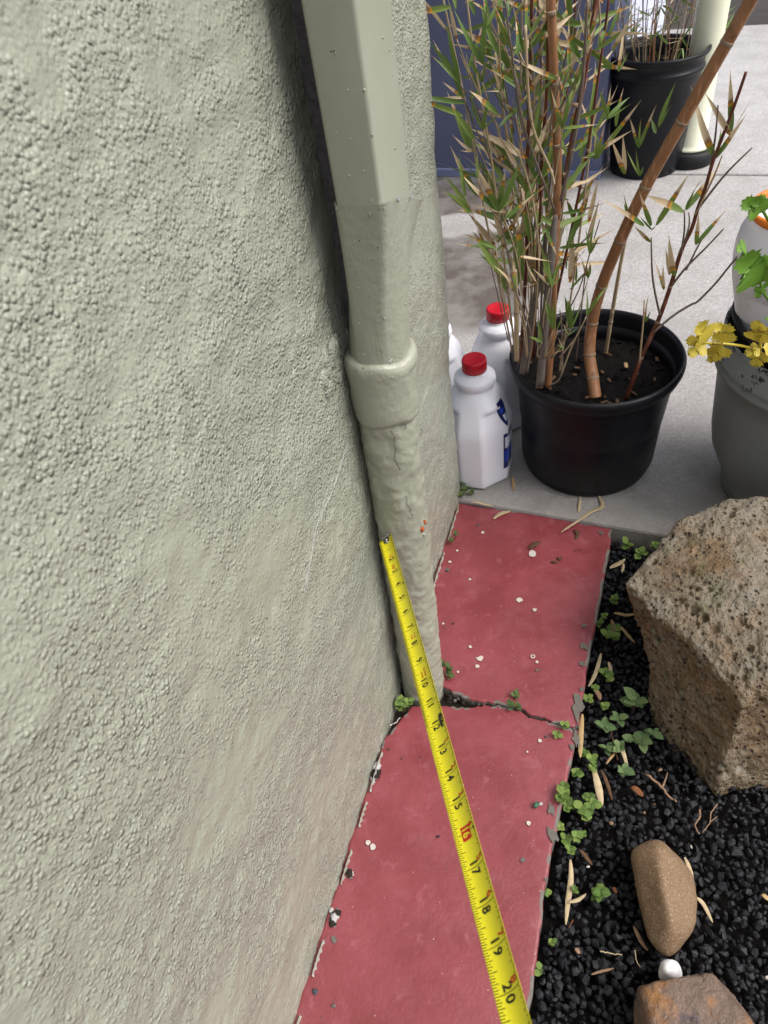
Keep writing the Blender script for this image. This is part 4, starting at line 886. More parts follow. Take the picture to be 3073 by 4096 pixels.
while cnt < 298:      # the back of the thicket
    px = R2.gauss(2150, 140); py = R2.uniform(-30, 1180)
    if not (1900 - (py < 700) * 60 < px < 2420): continue
    y = R2.uniform(.99, 1.10); b = gy(px, py, y); a = R2.gauss(0, 40 if px > 1950 else 25) + (px - 2150) * .08; ln = R2.uniform(110, 230)
    t = gy(px + ln * math.sin(math.radians(a)), py - ln * math.cos(math.radians(a)), y + R2.uniform(-.03, .03)); add_leaf(bam, b, t, rnd=R2, wide=R2.uniform(.8, 1.1)); cnt += 1
    if cnt % 4 == 0: tgt = gy(2150 + (px - 2150) * .6, min(py + 330, 1420), y); culm_obj(bam, 'twig', [tgt, (tgt + b) / 2, b], [.0012, .001, .0007], M['culmtan' if R2.random() < .5 else 'culmgrey'], 6, 7)

# more leaves of the same thicket than can be told apart
LV = [(np.array([q.co[:] for q in me.vertices]), [tuple(p.vertices) for p in me.polygons]) for me in LM]; LU = None
VV, FF, UU, CC = [], [], [], []; o_ = 0; R6 = random.Random(21)
for k in range(230):
    while True:
        px = R6.gauss(2170, 190); py = R6.uniform(-60, 1200); lim = 1790 + max(0, py - 650) * .42
        if lim < px < 2470 - max(0, py - 500) * .25: break
    y = R6.uniform(.955, 1.09); b = gy(px, py, y); a = R6.gauss(0, 36) + (px - 2150) * .07; ln = R6.uniform(140, 270)
    t = gy(px + ln * math.sin(math.radians(a)), py - ln * math.cos(math.radians(a)), y + R6.uniform(-.03, .03)); d = t - b; L_ = np.linalg.norm(d); z = Vector(d / L_)
    face = (Vector(CAM - b).normalized() + Vector((R6.uniform(-.6, .6), R6.uniform(-.6, .6), R6.uniform(-.3, .4)))).normalized(); yv = (face - z * face.dot(z)).normalized(); xv = yv.cross(z)
    A = np.array((xv * L_ * .62, yv * L_, z * L_)); lv, lf = LV[R6.randrange(len(LV))]; VV.append(lv @ A + b - np.array(bam.location)); FF += [tuple(i + o_ for i in f) for f in lf]; o_ += len(lv)
    n_ = len(lv) // 3; UU += [(.5 + .5 * q, i / (n_ - 1)) for i in range(n_) for q in (-1, 0, 1)]; q = R6.random()
    CC += [(R6.uniform(.25, .75) if q < .62 else (1.0 if q < .74 else 0.0), R6.random(), 0, 1)] * len(lv); CC[-len(lv):] = [CC[-1]] * len(lv)
me = mesh('leaves', np.concatenate(VV), FF, True, UU); ca = me.color_attributes.new('tone', 'FLOAT_COLOR', 'POINT'); ca.data.foreach_set('color', np.array(CC, float).ravel())
lo_ = ob('leaves', me, M['leafmass'], bam); lo_['kind'] = 'stuff'

# far bamboo
fb = thing('bamboo_plant', 'sparse young bamboo with dry twigs in the far double rim pot', 'bamboo', loc=(FP[0], FP[1], .275))
R3 = random.Random(5)
for k in range(26):
    a, r = R3.uniform(0, 6.28), .10 * math.sqrt(R3.random()); b = np.array([FP[0] + r * math.cos(a), FP[1] + r * math.sin(a), .28]); h = R3.uniform(.10, .5)
    lean = np.array([math.cos(a), math.sin(a)]) * R3.uniform(.0, .35) * h; top = b + np.array([lean[0], lean[1], h]); mid = (b + top) / 2 + np.array([R3.uniform(-.015, .015), R3.uniform(-.015, .015), 0])
    culm_obj(fb, 'culm', [b, mid, top], [R3.uniform(.0015, .0038), .0015, .001], M[R3.choice(['culm', 'culmtan', 'culmtan', 'culmgrey'])], 6, 12)
    for q in range(R3.randint(2, 6)):
        t = R3.uniform(.35, 1); p = b + (top - b) * t; e = p + np.array([R3.gauss(0, .035), R3.gauss(0, .035), R3.uniform(-.01, .05)]); culm_obj(fb, 'twig', [p, (p + e) / 2, e], [.0008, .0006], M['culmtan'], 5, 5)
        for _ in range(R3.randint(1, 2)): add_leaf(fb, e, e + np.array([R3.gauss(0, .025), R3.gauss(0, .02), R3.gauss(.0, .025)]), R3.choice([1.2, 1.2, 1.1, .6, .0]), rnd=R3)
for k in range(10):
    p = gy(R3.uniform(2800, 2900), R3.uniform(-20, 160), 2.3); 
    for _ in range(3): add_leaf(fb, p, p + np.array([R3.gauss(.01, .03), R3.gauss(0, .02), R3.gauss(.0, .03)]), R3.choice([1.2, 1.2, .5]), rnd=R3)
    b = np.array([FP[0] + .08, FP[1] - .02, .3]); culm_obj(fb, 'twig', [b, (b + p) / 2 + np.array([0, 0, .03]), p], [.0016, .0012, .0006], M['culmtan'], 5, 9)

# ================================================================== STONES
def pits(V, D, n, rmin, rmax, seed, depth=.55):
    r = np.random.default_rng(seed); idx = r.integers(0, len(V), n); V = V.copy(); B = V.copy()
    for k in idx:
        rr = rmin + (rmax - rmin) * r.random() ** 3; dd = np.linalg.norm(B - B[k], axis=1); m_ = dd < rr
        V[m_] -= D[m_] * (rr * depth * (1 - (dd[m_] / rr) ** 2))[:, None]
    return V
T = lambda x, y, z: gz(x, y, z)
RV = [T(2494, 2335, .128), T(2718, 2062, .163), T(2935, 1972, .172), T(3240, 1962, .175), T(3420, 2400, .175), T(3120, 2705, .162), T(2975, 2800, .138), T(2765, 2560, .138), T(2610, 2452, .124), T(2950, 2330, .176),   # 0-9 top
      T(2545, 2500, .055), T(2597, 2660, .015), T(2582, 2880, -.045), T(2785, 3140, -.05), T(2850, 3218, -.05), T(3150, 3185, -.05), T(3480, 2900, -.05), (.62, .69, -.05), (.43, .665, -.05), T(2800, 2860, .05), T(2660, 2600, .075)]  # 10-20
RF = [(9, 0, 1), (9, 1, 2), (9, 2, 3), (9, 3, 4), (9, 4, 5), (9, 5, 6), (9, 6, 7), (9, 7, 8), (9, 8, 0), (0, 8, 10), (8, 20, 10), (10, 20, 11), (8, 7, 20), (20, 7, 19), (7, 6, 19), (20, 19, 11), (11, 19, 12), (19, 13, 12), (19, 6, 13), (6, 14, 13), (6, 5, 14), (5, 15, 14), (5, 4, 15), (4, 16, 15), (4, 3, 17), (4, 17, 16), (3, 2, 17), (2, 1, 18), (2, 18, 17), (1, 0, 18), (0, 10, 18), (10, 11, 18), (11, 12, 18), (18, 12, 13), (18, 13, 17), (13, 14, 17), (14, 15, 17), (15, 16, 17)]
bm = bmesh.new(); bv = [bm.verts.new(q) for q in RV]
for f in RF: bm.faces.new([bv[i] for i in f])
for lv in range(6):
    bmesh.ops.subdivide_edges(bm, edges=bm.edges[:], cuts=1, use_grid_fill=True)
    if lv == 2: bmesh.ops.smooth_vert(bm, verts=bm.verts[:], factor=.35, use_axis_x=True, use_axis_y=True, use_axis_z=True)
    if lv in (3, 4): bmesh.ops.smooth_vert(bm, verts=bm.verts[:], factor=.5, use_axis_x=True, use_axis_y=True, use_axis_z=True)
bmesh.ops.recalc_face_normals(bm, faces=bm.faces[:]); bm.normal_update()
V = np.array([q.co[:] for q in bm.verts]); D = np.array([q.normal[:] for q in bm.verts]); Fc = [tuple(x.index for x in f.verts) for f in bm.faces]; bm.free()
V = V + D * (.0045 * fbm(V * 22, 3) + .0022 * fbm(V * 60, 3) + .0012 * fbm(V * 150, 2))[:, None]
V = pits(V, D, 900, .0013, .0074, 3, .85); V = V + D * (.0006 * fbm(V * 300, 2))[:, None]
tag(mk('lava_boulder', V, Fc, M['rock']), 'big brown pitted lava boulder standing on the black gravel', 'boulder')
pts = [T(2522, 3392, .012), T(2560, 3365, .014), T(2640, 3352, .020), T(2735, 3440, .010), T(2785, 3560, .004), T(2785, 3700, .0), T(2690, 3842, -.004), T(2640, 3825, .0), T(2585, 3745, .0), T(2560, 3600, .004),
       T(2640, 3420, .040), T(2660, 3560, .043), T(2690, 3700, .034), T(2530, 3440, -.04), T(2770, 3500, -.04), T(2780, 3690, -.04), T(2690, 3800, -.04), T(2590, 3720, -.04), T(2640, 3390, -.04)]
V, Fc, D = hull_rock(pts, 5, 11, ((40, .0012, 3), (150, .0004, 2))); V = V.mean(0) + (V - V.mean(0)) * 1.10; tag(mk('river_stone', V, Fc, M['river']), 'smooth elongated brown river stone lying on the black gravel', 'stone')
V, Fc, D = hull_rock([T(2645, 3870, .0), T(2660, 3850, .004), T(2690, 3852, .004), T(2708, 3880, .0), T(2706, 3910, -.004), T(2650, 3910, -.004), T(2675, 3875, .018), T(2655, 3885, -.028), T(2700, 3885, -.028), T(2680, 3905, -.028)], 4, 7, ((60, .0016, 2), (160, .0005, 2))); V = V.mean(0) + (V - V.mean(0)) * np.array([1.75, 1.75, 1.35])
tag(mk('white_pebble', V, Fc, M['whitestone']), 'small white pebble between the river stone and the flat brown rock', 'pebble')
pts = [T(2548, 3938, .040), T(2600, 3920, .046), T(2700, 3912, .048), T(2820, 3884, .046), T(2868, 3890, .044), T(2925, 3990, .046), T(3010, 4110, .048), T(3080, 4260, .05), T(2620, 3985, .046), T(2640, 4250, .055), T(2850, 4300, .055),
       T(2540, 3990, -.04), T(2530, 4350, -.04), (.15, .04, -.04), (.33, .04, -.04), T(2900, 3960, -.04), T(3060, 4160, -.04), T(2860, 3920, -.04), T(2545, 4100, .02)]
V, Fc, D = hull_rock(pts, 6, 26, ((22, .0028, 3), (70, .0016, 3), (200, .0006, 2))); tag(mk('flat_rock', V, Fc, M['flatrock']), 'flat angular brown rock with rusty stains beside the white pebble', 'rock')

# ------------------------------------------------------------------ gravel
def gravel():
    D, F0 = ico(1); var = []
    for k in range(24):
        r = np.random.default_rng(100 + k); cut = r.normal(size=(9, 3)); cut /= np.linalg.norm(cut, axis=1)[:, None]; d = r.uniform(.42, .86, 9); q = np.ones(len(D))
        for n_, e in zip(cut, d): q = np.minimum(q, np.where(D @ n_ > .05, e / np.maximum(D @ n_, .05), 9))
        var.append(D * q[:, None] * r.uniform(.85, 1.55, 3))
    V, Fc = [], []; o = 0; nf = len(F0); F0 = np.array(F0)
    e0, e1 = g(2133, 3970), g(2445, 2115); ed = (e1 - e0) / np.linalg.norm(e1 - e0); en = np.array([ed[1], -ed[0]])
    cell = {}; R4 = np.random.default_rng(9)
    for layer, (num, zb) in enumerate(((20000, ZG - .008), (12000, ZG - .001))):
        for _ in range(num):
            x, y = R4.uniform(-.05, .80), R4.uniform(-.12, .84); p = np.array([x, y])
            if (p - e0) @ en < .004: continue
            if (p - PE0[:2]) @ DA[:2] > -.004: continue
            near = math.hypot(x - .2, y - .15) < .22; r = (R4.uniform(.0022, .0040) if R4.random() < .35 else R4.uniform(.0036, .0064)) * (1.12 if near else 1.0)
            key = (int(math.floor(x / .012)), int(math.floor(y / .012)), layer); ok = True
            for a in (-1, 0, 1):
                for b in (-1, 0, 1):
                    for q in cell.get((key[0] + a, key[1] + b, layer), ()):
                        if (q[0] - x) ** 2 + (q[1] - y) ** 2 < ((q[2] + r) * .70) ** 2: ok = False
            if not ok: continue
            cell.setdefault(key, []).append((x, y, r))
            qm = Matrix.Rotation(R4.uniform(0, 6.28), 3, 'Z') @ Matrix.Rotation(R4.uniform(0, 6.28), 3, 'X'); A = np.array(qm)
            vv = var[R4.integers(24)] @ A.T * r + np.array([x, y, zb + R4.uniform(-.002, .003)]); V.append(vv); Fc.append(F0 + o); o += len(D)
    V = np.concatenate(V); Fc = np.concatenate(Fc)
    o = mk('gravel', V, Fc, M['gravel'], smooth=False); o['kind'] = 'stuff'; o['label'] = 'loose black gravel covering the garden bed'; o['category'] = 'gravel'
gravel()

# ================================================================== WEEDS
def weed_leaf(n=7, wd=.85, pt=.35):
    V, uv = [(0, 0, 0)], [(.5, 0)]; ring = []
    for i in range(1, n):
        t = i / n; h = .5 * wd * math.sin(math.pi * t ** (1 - pt)) ** .8; V += [(-h, t, .05 * math.sin(t * 3)), (0, t, -.04 + .05 * math.sin(t * 3)), (h, t, .05 * math.sin(t * 3))]; uv += [(0, t), (.5, t), (1, t)]
    V.append((0, 1, -.02)); uv.append((.5, 1)); Fc = [(0, 2, 1), (0, 3, 2)]
    for i in range(n - 2):
        a = 1 + 3 * i; Fc += [(a, a + 1, a + 4, a + 3), (a + 1, a + 2, a + 5, a + 4)]
    a = 1 + 3 * (n - 2); e = len(V) - 1; Fc += [(a, a + 1, e), (a + 1, a + 2, e)]
    return V, Fc, uv
WM = {}
for nm, mt, wd, pt in (('round', 'weed', .95, .10), ('oval', 'weedbig', .72, .22), ('dark', 'weeddark', .8, .2)):
    V, Fc, uv = weed_leaf(6, wd, pt); me = mesh('leaf', V, Fc, True, uv); me.materials.append(M[mt]); WM[nm] = me
def weed(label, px, py, z, n, spread, size, kind='round', seed=0, tall=.012):
    r = random.Random(seed + int(px)); c = gz(px, py, z); t = thing('weed', label, 'weed', 'small weeds along the red path', c)
    npl = max(1, n // 5); pods = [(r.gauss(0, spread), r.gauss(0, spread), r.uniform(.2, 1) * tall) for _ in range(npl)]
    if npl == 1: pods = [(0, 0, tall)]
    st = []
    for q in pods: P = [np.array([q[0] * .4, q[1] * .4, -.012]), np.array([q[0] * .8, q[1] * .8, q[2] * .4]), np.array(q)]; st.append(tube(smooth_path(P, 5), .0006, 5))
    V, Fc = merge(st); mk('stem', V, Fc, M['redstem'] if seed % 2 else M['stem'], t)
    for k in range(n):
        q = pods[k % npl]; o = bpy.data.objects.new('leaf', WM[kind]); COL.objects.link(o); o.parent = t; s = size * r.uniform(.55, 1.12)
        o.scale = (s, s, s); o.location = (q[0], q[1], q[2] + .0015 * (k // npl)); o.rotation_euler = (r.uniform(-.1, .75), r.uniform(-.35, .35), k // npl * 2.4 + r.uniform(-.5, .5) + npl)
weeds = [
    ('leafy weed in the corner between stucco wall and front jug', 1866, 1985, .0, 26, .010, .010, 'dark', .030), ('small weed at the wall foot in front of the jugs', 1829, 2150, .0, 10, .006, .009, 'dark', .012), ('weed tuft growing in front of the downpipe foot', 1625, 2838, .0, 22, .010, .010, 'round', .012),
    ('weed tuft on the path side of the downpipe foot', 1790, 2700, .0, 16, .008, .010, 'dark', .016), ('weed tuft growing in the middle of the path crack', 2040, 2822, .0, 16, .007, .009, 'dark', .012), ('weed tuft at the bed end of the path crack', 2246, 2918, .0, 14, .007, .008, 'round', .008),
    ('bright weed patch behind the boulder at the patio step', 2545, 2185, ZG, 34, .024, .014, 'round', .022), ('weed with round leaves next to the path, level with the boulder front', 2435, 2570, ZG, 24, .012, .012, 'round', .016), ('small weed beside the long straw near the slab corner', 2416, 2708, ZG, 12, .009, .010, 'round', .012),
    ('low pale weed by the path edge above the crack', 2385, 2815, ZG, 20, .013, .009, 'round', .010), ('broad weed with large grey green leaves beside the boulder foot', 2468, 2925, ZG, 36, .020, .017, 'oval', .022), ('four leaved weed touching the boulder\'s side', 2536, 2842, ZG, 6, .003, .024, 'oval', .024),
    ('yellowish weed patch between path edge and thick straw', 2335, 3070, ZG, 24, .013, .011, 'round', .012), ('lone four leaved weed on open gravel', 2490, 3100, ZG, 5, .002, .016, 'oval', .014), ('weed overhanging the path edge near the green glass', 2262, 3195, .0, 18, .007, .012, 'round', .010),
    ('weed cluster on gravel just past the path edge weed', 2345, 3240, ZG, 34, .014, .012, 'round', .014), ('bright round weed at the path edge by the pale chip', 2276, 3375, ZG, 20, .008, .011, 'round', .014), ('small bright weed on gravel beside the river stone', 2386, 3598, ZG, 14, .006, .011, 'round', .010),
    ('spindly weed next to the long dry leaf on gravel', 2255, 3580, ZG, 10, .009, .008, 'round', .012), ('tiny weed at the path edge near the tape', 2208, 3785, ZG, 8, .004, .009, 'round', .010), ('tiniest weed at the path edge below the others', 2158, 3892, ZG, 6, .004, .008, 'round', .010),
    ('dark weed growing in the gap between wall and downpipe', 1572, 2600, .02, 22, .012, .012, 'dark', .05), ('seedling beside the path\'s far corner', 2452, 2420, ZG, 8, .008, .009, 'round', .010), ('low weed under the boulder corner by the straws', 2412, 2490, ZG, 8, .008, .009, 'round', .010), ('pinhead weed on gravel above the dry leaf', 2333, 3343, ZG, 4, .002, .007, 'round', .006),
]
for k, (lb, px, py, z, n, sp, sz, kd, tl) in enumerate(weeds): weed(lb, px, py, z, n, sp, sz, kd, k, tl)

# ================================================================== LITTER
def dry_leaf(label, pxs, z, wpx, mat, group='dry litter on the ground', lift=.002, name='dry_leaf'):
    P = np.array([gz(x, y, z + lift) for x, y in pxs]); Q = smooth_path(P, 12); r = random.Random(int(pxs[0][0])); c = Q.mean(0); V = []
    wd = wpx / 2840 * np.linalg.norm(c - CAM) * .5; T_ = np.gradient(Q, axis=0); T_ /= np.linalg.norm(T_, axis=1)[:, None]
    for i, q in enumerate(Q):
        t = i / 11; h = wd * max(.12, math.sin(math.pi * (t * .92 + .06)) ** .7); s = np.cross(T_[i], (0, 0, 1)); s /= np.linalg.norm(s)
        zz = np.array([0, 0, .0016 * math.sin(t * 5 + r.random()) + .0008])
        for e, up in ((-1, .35), (0, -.2), (1, .35)): V.append(q + s * h * e + zz + np.array([0, 0, h * up]) - c)
    V2 = [v - np.array([0, 0, .0005]) for v in V]; n = len(V); Fc = rings((12, 3), False); Fc = Fc + [tuple(i + n for i in f[::-1]) for f in Fc]
    for a in range(11): Fc += [(3 * a, 3 * a + 3, n + 3 * a + 3, n + 3 * a), (3 * a + 2, n + 3 * a + 2, n + 3 * a + 5, 3 * a + 5)]
    return tag(mk(name, V + V2, Fc, M[mat], loc=c), label, 'dry leaf', group)
def twig(label, pxs, z, wpx, mat, name='twig', lift=.002, branch=None):
    P = np.array([gz(x, y, z + lift) for x, y in pxs]); Q = smooth_path(P, 14); c = Q.mean(0); r = wpx / 2840 * np.linalg.norm(c - CAM) * .5; nz = rng.normal(0, r * .4, (14, 3)); nz[:, 2] = abs(nz[:, 2])
    parts = [tube(Q - c + nz, np.linspace(r, r * .6, 14), 6)]
    for b in branch or (): parts.append(tube(smooth_path(np.array([gz(x, y, z + lift) for x, y in b]) - c, 8), np.linspace(r * .8, r * .4, 8), 6))
    V, Fc = merge(parts); return tag(mk(name, V, Fc, M[mat], loc=c), label, 'twig', 'dry litter on the ground')
dry_leaf('dry tan leaf with stem lying across the path\'s far edge', [(2395, 1985), (2410, 2030), (2360, 2052), (2245, 2128)], ZP, 16, 'tanpale'); dry_leaf('narrow dry leaf lying flat on the far slab near its top edge', [(1975, 2078), (2010, 2055), (2042, 2043)], .0, 17, 'tanpale')
dry_leaf('thin dry leaf along the seam between patio and red path', [(1885, 2010), (1930, 2016), (1975, 2024)], ZP, 9, 'tanpale'); dry_leaf('short dry leaf upright on the patio before the black pot', [(2050, 1910), (2055, 1935), (2053, 1962)], ZP, 13, 'tan'); dry_leaf('forked dry leaf hanging under the black pot\'s front', [(2322, 1990), (2318, 2030), (2314, 2048)], ZP, 11, 'tanpale')
dry_leaf('long pale straw lying beside the slab edge above the crack', [(2405, 2615), (2385, 2690), (2355, 2745)], ZG, 15, 'tanpale', lift=.012); dry_leaf('orange brown leaf standing against the slab edge at the crack', [(2330, 2858), (2323, 2960), (2322, 3030)], ZG, 19, 'tan', lift=.016)
dry_leaf('thick straw sheath lying on gravel below the yellowish weed', [(2375, 3080), (2395, 3160), (2408, 3225)], ZG, 26, 'tanpale', lift=.008, name='straw_sheath'); dry_leaf('pale dry leaf poking from the broad weed', [(2462, 2960), (2492, 3010), (2512, 3075)], ZG, 15, 'tanpale', lift=.012); dry_leaf('short yellow straw under the broad weed', [(2425, 3058), (2450, 3025), (2470, 3000)], ZG, 9, 'tan', lift=.008)
dry_leaf('long dry leaf lying on gravel between path and river stone', [(2282, 3440), (2284, 3520), (2272, 3610), (2264, 3698)], ZG, 19, 'tanpale', lift=.009); dry_leaf('small folded leaf crossing the long dry leaf', [(2275, 3612), (2310, 3602), (2345, 3575)], ZG, 12, 'tanpale', lift=.010); dry_leaf('dry leaf tucked under the river stone\'s far side', [(2738, 3430), (2762, 3490), (2772, 3540)], ZG, 14, 'tanpale', lift=.008)
dry_leaf('pointed pale leaf sticking out from under the river stone', [(2780, 3590), (2815, 3620), (2852, 3690)], ZG, 13, 'tanpale', lift=.006); dry_leaf('brown dry leaf leaning on the river stone\'s near side', [(2535, 3708), (2560, 3760), (2592, 3802)], ZG, 13, 'root', lift=.008); dry_leaf('grey curled leaf on gravel near the bright weed', [(2318, 3400), (2345, 3430), (2370, 3460)], ZG, 14, 'brown', lift=.007)
dry_leaf('dark brown straw lying beside the thick straw sheath', [(2405, 3080), (2430, 3140), (2450, 3200)], ZG, 13, 'brown', lift=.006); dry_leaf('thin grey blade on gravel above the flat rock', [(2365, 3900), (2410, 3885), (2458, 3872)], ZG, 8, 'root', lift=.006); dry_leaf('tan leaf pair on soil beneath the boulder corner', [(2455, 2455), (2500, 2462), (2540, 2455)], ZG, 14, 'tan', lift=.010)
dry_leaf('pale straw on soil under the boulder corner', [(2440, 2275), (2470, 2260), (2502, 2235)], ZG, 17, 'tanpale', lift=.010); dry_leaf('short pale straw beside the patio step weeds', [(2488, 2292), (2492, 2275), (2496, 2252)], ZG, 11, 'tanpale', lift=.010); dry_leaf('dry curled straw pointing at the boulder\'s undercut', [(2476, 2505), (2510, 2540), (2540, 2570)], ZG, 13, 'tan', lift=.010); dry_leaf('faded leaf on soil next to round leaved weed', [(2445, 2480), (2458, 2520), (2475, 2560)], ZG, 17, 'root', lift=.008); dry_leaf('pale leaf scrap beside the small weed above the crack', [(2435, 2650), (2442, 2680), (2446, 2710)], ZG, 14, 'tanpale', lift=.010)
dry_leaf('rusty crumpled leaf on gravel near the lone weed', [(2525, 3150), (2550, 3165), (2575, 3185)], ZG, 22, 'rustleaf', lift=.008); dry_leaf('brown leaf scrap between path edge and low weed', [(2375, 2760), (2395, 2780), (2402, 2800)], ZG, 18, 'root', lift=.008); dry_leaf('bent tan leaf at the picture\'s edge on gravel', [(3045, 3580), (3065, 3592), (3090, 3600)], ZG, 14, 'tan', lift=.007)
dry_leaf('brown flake on gravel above the tape', [(2300, 3795), (2312, 3805), (2322, 3812)], ZG, 14, 'root', lift=.007); dry_leaf('small orange leaf flake near the river stone', [(2450, 3552), (2460, 3562), (2468, 3572)], ZG, 12, 'rustleaf', lift=.008)
dry_leaf('dark curled leaf near the far slab\'s inner edge', [(2300, 2118), (2312, 2140), (2300, 2155)], .0, 14, 'brown'); dry_leaf('crumpled dark leaf in the middle of the far slab', [(2118, 2196), (2140, 2180), (2160, 2165)], .0, 22, 'brown'); dry_leaf('dark leaf crumb on the far slab below the crumpled leaf', [(2205, 2248), (2222, 2250), (2236, 2240)], .0, 10, 'brown'); dry_leaf('dark hooked leaf crumb on the far slab', [(2228, 2228), (2242, 2240), (2248, 2222)], .0, 8, 'brown')
twig('fine dark twig lying on the far slab', [(2295, 2208), (2310, 2198), (2325, 2200)], .0, 3, 'brown'); twig('dry root running from the boulder foot across gravel', [(2585, 3095), (2640, 3140), (2668, 3175), (2705, 3205)], ZG, 10, 'root', lift=.006, branch=[[(2650, 3150), (2665, 3110), (2670, 3090)]])
twig('pale forked rootlet below the boulder', [(2798, 3240), (2800, 3270), (2780, 3300), (2800, 3335)], ZG, 7, 'root', lift=.007); twig('thin curved rootlet next to the forked one', [(2870, 3215), (2845, 3250), (2838, 3290), (2810, 3330)], ZG, 5, 'root', lift=.007, branch=[[(2838, 3290), (2870, 3265)]])
twig('fine pale stalk on gravel under the river stone tip', [(2400, 3805), (2440, 3812), (2488, 3820)], ZG, 5, 'tanpale', lift=.007); twig('thin straw stalk near the flat rock', [(2540, 3800), (2545, 3840), (2560, 3868)], ZG, 4, 'tanpale', lift=.007); twig('reddish stalk on gravel beside the long dry leaf', [(2292, 3680), (2285, 3695), (2275, 3712)], ZG, 5, 'rustleaf', lift=.007)
twig('white straw end in the joint at the downpipe foot', [(1560, 2902), (1585, 2890), (1600, 2870)], .0, 5, 'spot'); twig('dark stem lying along the slab edge among weeds', [(2440, 2860), (2450, 2950), (2470, 3040)], ZG, 6, 'brown', lift=.008)
# loose chips
def chip(label, px, py, z, r, mat, seed, sq=(1, 1, .5), cat='chip', name='stone_chip', p=8):
    c = gz(px, py, z); k = r / 2840 * np.linalg.norm(c - CAM); q = np.random.default_rng(seed).normal(size=(12, 3)); q /= np.linalg.norm(q, axis=1)[:, None]; V, Fc, D = hull_rock(q * k * np.array(sq), 2, p); V = V - V.mean(0); V[:, 2] -= V[:, 2].min()
    return tag(mk(name, V, Fc, M[mat], loc=c, smooth=False), label, cat)
chip('black chip on the red path left of the tape', 1752, 3347, 0, 9, 'gravel', 1); chip('slate blue chip near the wall at the path\'s bottom', 1262, 3966, 0, 14, 'slate', 2); chip('pale grey chip below the slate blue chip', 1336, 4024, 0, 10, 'chip', 3); chip('slate chip on the near slab below the crack', 2184, 2948, 0, 8, 'slate', 4)
chip('small black chip on the far slab beside the tape', 1812, 2496, 0, 8, 'gravel', 5); chip('dark grey sliver on the far slab beside the tape', 1780, 2512, 0, 8, 'slate', 6, (1.3, .5, .4)); chip('brown crumb near the wall on the near slab', 1555, 2998, 0, 9, 'brown', 7); chip('second brown crumb on the near slab by the wall', 1608, 3035, 0, 6, 'brown', 8); chip('dark crumb beside the tape near thirteen', 1682, 3030, 0, 5, 'brown', 9)
chip('green glass bead chipped on one side on the red path', 2142, 3225, 0, 21, 'glass', 10, (1, 1, .8), 'bead', 'glass_bead', 5); chip('white flake stuck beside the green glass bead', 2162, 3218, .001, 10, 'mortar', 12, (1, .8, .9)); chip('grey blue pebble on the far slab near the wall', 1792, 2284, 0, 9, 'slate', 13)
chip('pale shell chip on gravel left of the river stone', 2352, 3469, ZG + .004, 11, 'spot', 14, (1.2, .6, .6)); chip('white sliver on gravel right of the river stone', 2765, 3388, ZG + .004, 8, 'spot', 15, (.4, 1.5, .5)); chip('white chip at the picture\'s edge on gravel', 3070, 3915, ZG + .006, 12, 'spot', 16); chip('dark nugget on the far slab by the upper weed', 1912, 2104, 0, 8, 'slate', 17)
for k, (px, py) in enumerate(((2445, 3295), (2577, 3252), (2640, 3082), (2395, 3150), (2618, 3218))): chip(('tan pebble on gravel between straw sheath and boulder', 'brownish pebble on gravel above the river stone', 'beige pebble at the boulder\'s foot', 'dark brown pebble behind the thick straw sheath', 'brown pebble by the dry root')[k], px, py, ZG + .003, (11, 8, 13, 12, 7)[k], ('root', 'root', 'root', 'brown', 'brown')[k], 30 + k)

# ================================================================== CELERY
def cel_leaf():
    hf = [(0, 0), (.05, .10), (.22, .16), (.38, .22), (.47, .36), (.38, .37), (.44, .50), (.33, .49), (.30, .58), (.17, .50), (.13, .54), (.25, .66), (.22, .72), (.29, .82), (.18, .82), (.17, .92), (.08, .90), (0, 1.0)]
    n = len(hf); z = lambda x, y: .16 * abs(x) + .05 * math.sin(y * 7 + x * 6) - .10 * y * y
    V = [(x, y, z(x, y)) for x, y in hf] + [(-x, y, z(-x, y)) for x, y in hf] + [(0, y * .97, z(0, y)) for x, y in hf]
    Fc = []
    for i in range(n - 1): Fc += [(2 * n + i, i, i + 1, 2 * n + i + 1), (2 * n + i, 2 * n + i + 1, n + i + 1, n + i)]
    return mesh('leaf', V, Fc)
CG, CY_ = cel_leaf(), cel_leaf(); CG.materials.append(M['celery']); CY_.materials.append(M['celeryellow'])
cel = thing('celery_plant', 'celery plant with yellowing and green leaves spilling from the grey planter', 'plant', loc=(.70, .80, .27))
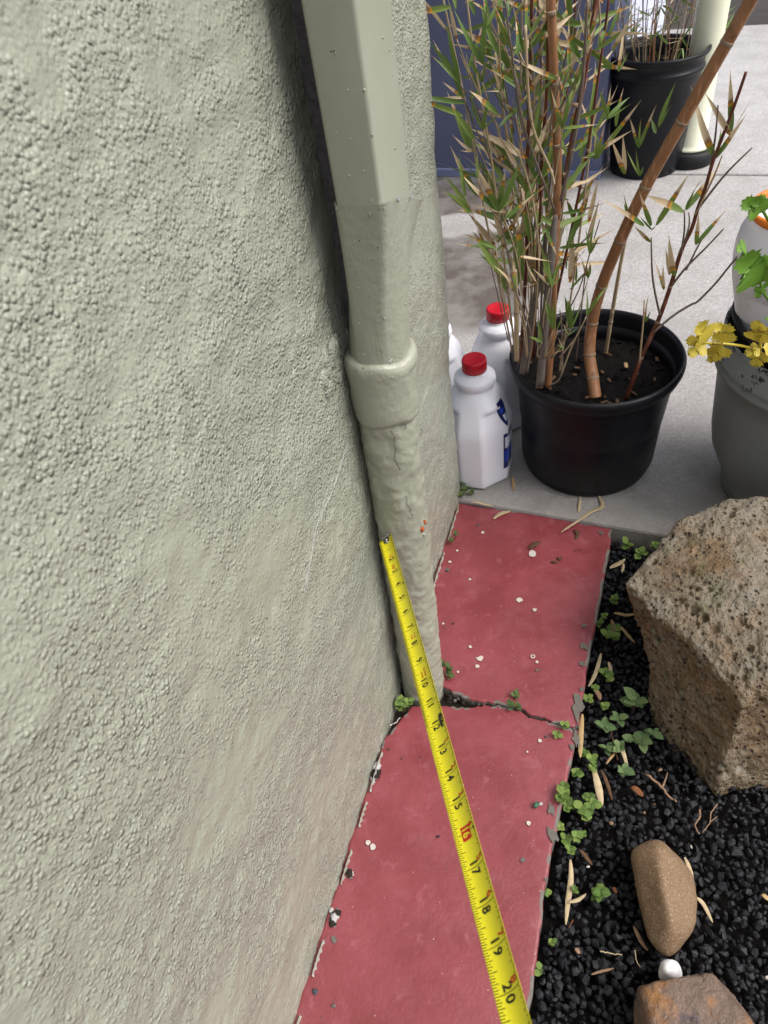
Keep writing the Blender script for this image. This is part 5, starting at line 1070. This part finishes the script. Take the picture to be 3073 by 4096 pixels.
def cl(me, foot, tip, y, wide=1.0, seed=0):
    r = random.Random(seed); b, t = gy(*foot, y), gy(*tip, y + r.uniform(-.012, .012)); d = t - b; L_ = np.linalg.norm(d); o = bpy.data.objects.new('leaf', me); COL.objects.link(o); o.parent = cel
    yy = Vector(d / L_); f = (Vector(CAM - b).normalized() + Vector((r.uniform(-.5, .5), r.uniform(-.4, .4), r.uniform(-.2, .5)))).normalized(); zz = (f - yy * f.dot(yy)).normalized(); xx = yy.cross(zz)
    mt = Matrix((xx, yy, zz)).transposed().to_4x4() @ Matrix.Diagonal((L_ * wide, L_, L_, 1)); mt.translation = Vector(b - np.array(cel.location)); o.matrix_local = mt
Y1 = .665
ys = [((2832, 1370), (2742, 1360)), ((2826, 1368), (2805, 1290)), ((2885, 1372), (2872, 1285)), ((2890, 1372), (2920, 1298)), ((2828, 1375), (2750, 1420)), ((2895, 1370), (2835, 1440)), ((2890, 1375), (2845, 1460)), ((3042, 1375), (3030, 1285)), ((3045, 1370), (3080, 1310)), ((3045, 1390), (2978, 1415)), ((3045, 1395), (3020, 1475)), ((3048, 1390), (3110, 1400))]
for k, (a, b) in enumerate(ys): cl(CY_, a, b, Y1, 1.0, k)
gs = [((3055, 845), (2972, 802)), ((3060, 848), (3020, 790)), ((3064, 845), (3055, 800)), ((3040, 1135), (2980, 1015)), ((3042, 1135), (3030, 1020)), ((3045, 1130), (3075, 1060)), ((3040, 1140), (3000, 1105)), ((3050, 1140), (3025, 1195)), ((3060, 1280), (3080, 1265)), ((2985, 985), (2948, 995)), ((3060, 1120), (3100, 1150))]
for k, (a, b) in enumerate(gs): cl(CG, a, b, .70, 1.0, 40 + k)
for pts, y, mt in (([(2785, 1368), (2830, 1372), (2900, 1375), (2990, 1388), (3045, 1410), (3120, 1480)], Y1, 'celeryellow'), ([(3045, 1300), (3042, 1400)], Y1, 'celeryellow'), ([(3050, 840), (3073, 880), (3130, 1000), (3150, 1300)], .70, 'celery'), ([(3042, 1130), (3060, 1180), (3130, 1260)], .70, 'celery')):
    Q = smooth_path([gy(x, q, y) for x, q in pts], 14); V, Fc = tube(Q - np.array(cel.location), .0016, 7); mk('stalk', V, Fc, M[mt], cel)
Q = smooth_path([gy(3073, 880, .70), np.array([.70, .80, .45]), np.array([.70, .80, .26])], 10); V, Fc = tube(Q - np.array(cel.location), .002, 7); mk('stalk', V, Fc, M['celery'], cel)
Q = smooth_path([gy(3120, 1480, Y1), np.array([.66, .76, .34]), np.array([.70, .80, .27])], 10); V, Fc = tube(Q - np.array(cel.location), .0018, 7); mk('stalk', V, Fc, M['celeryellow'], cel)
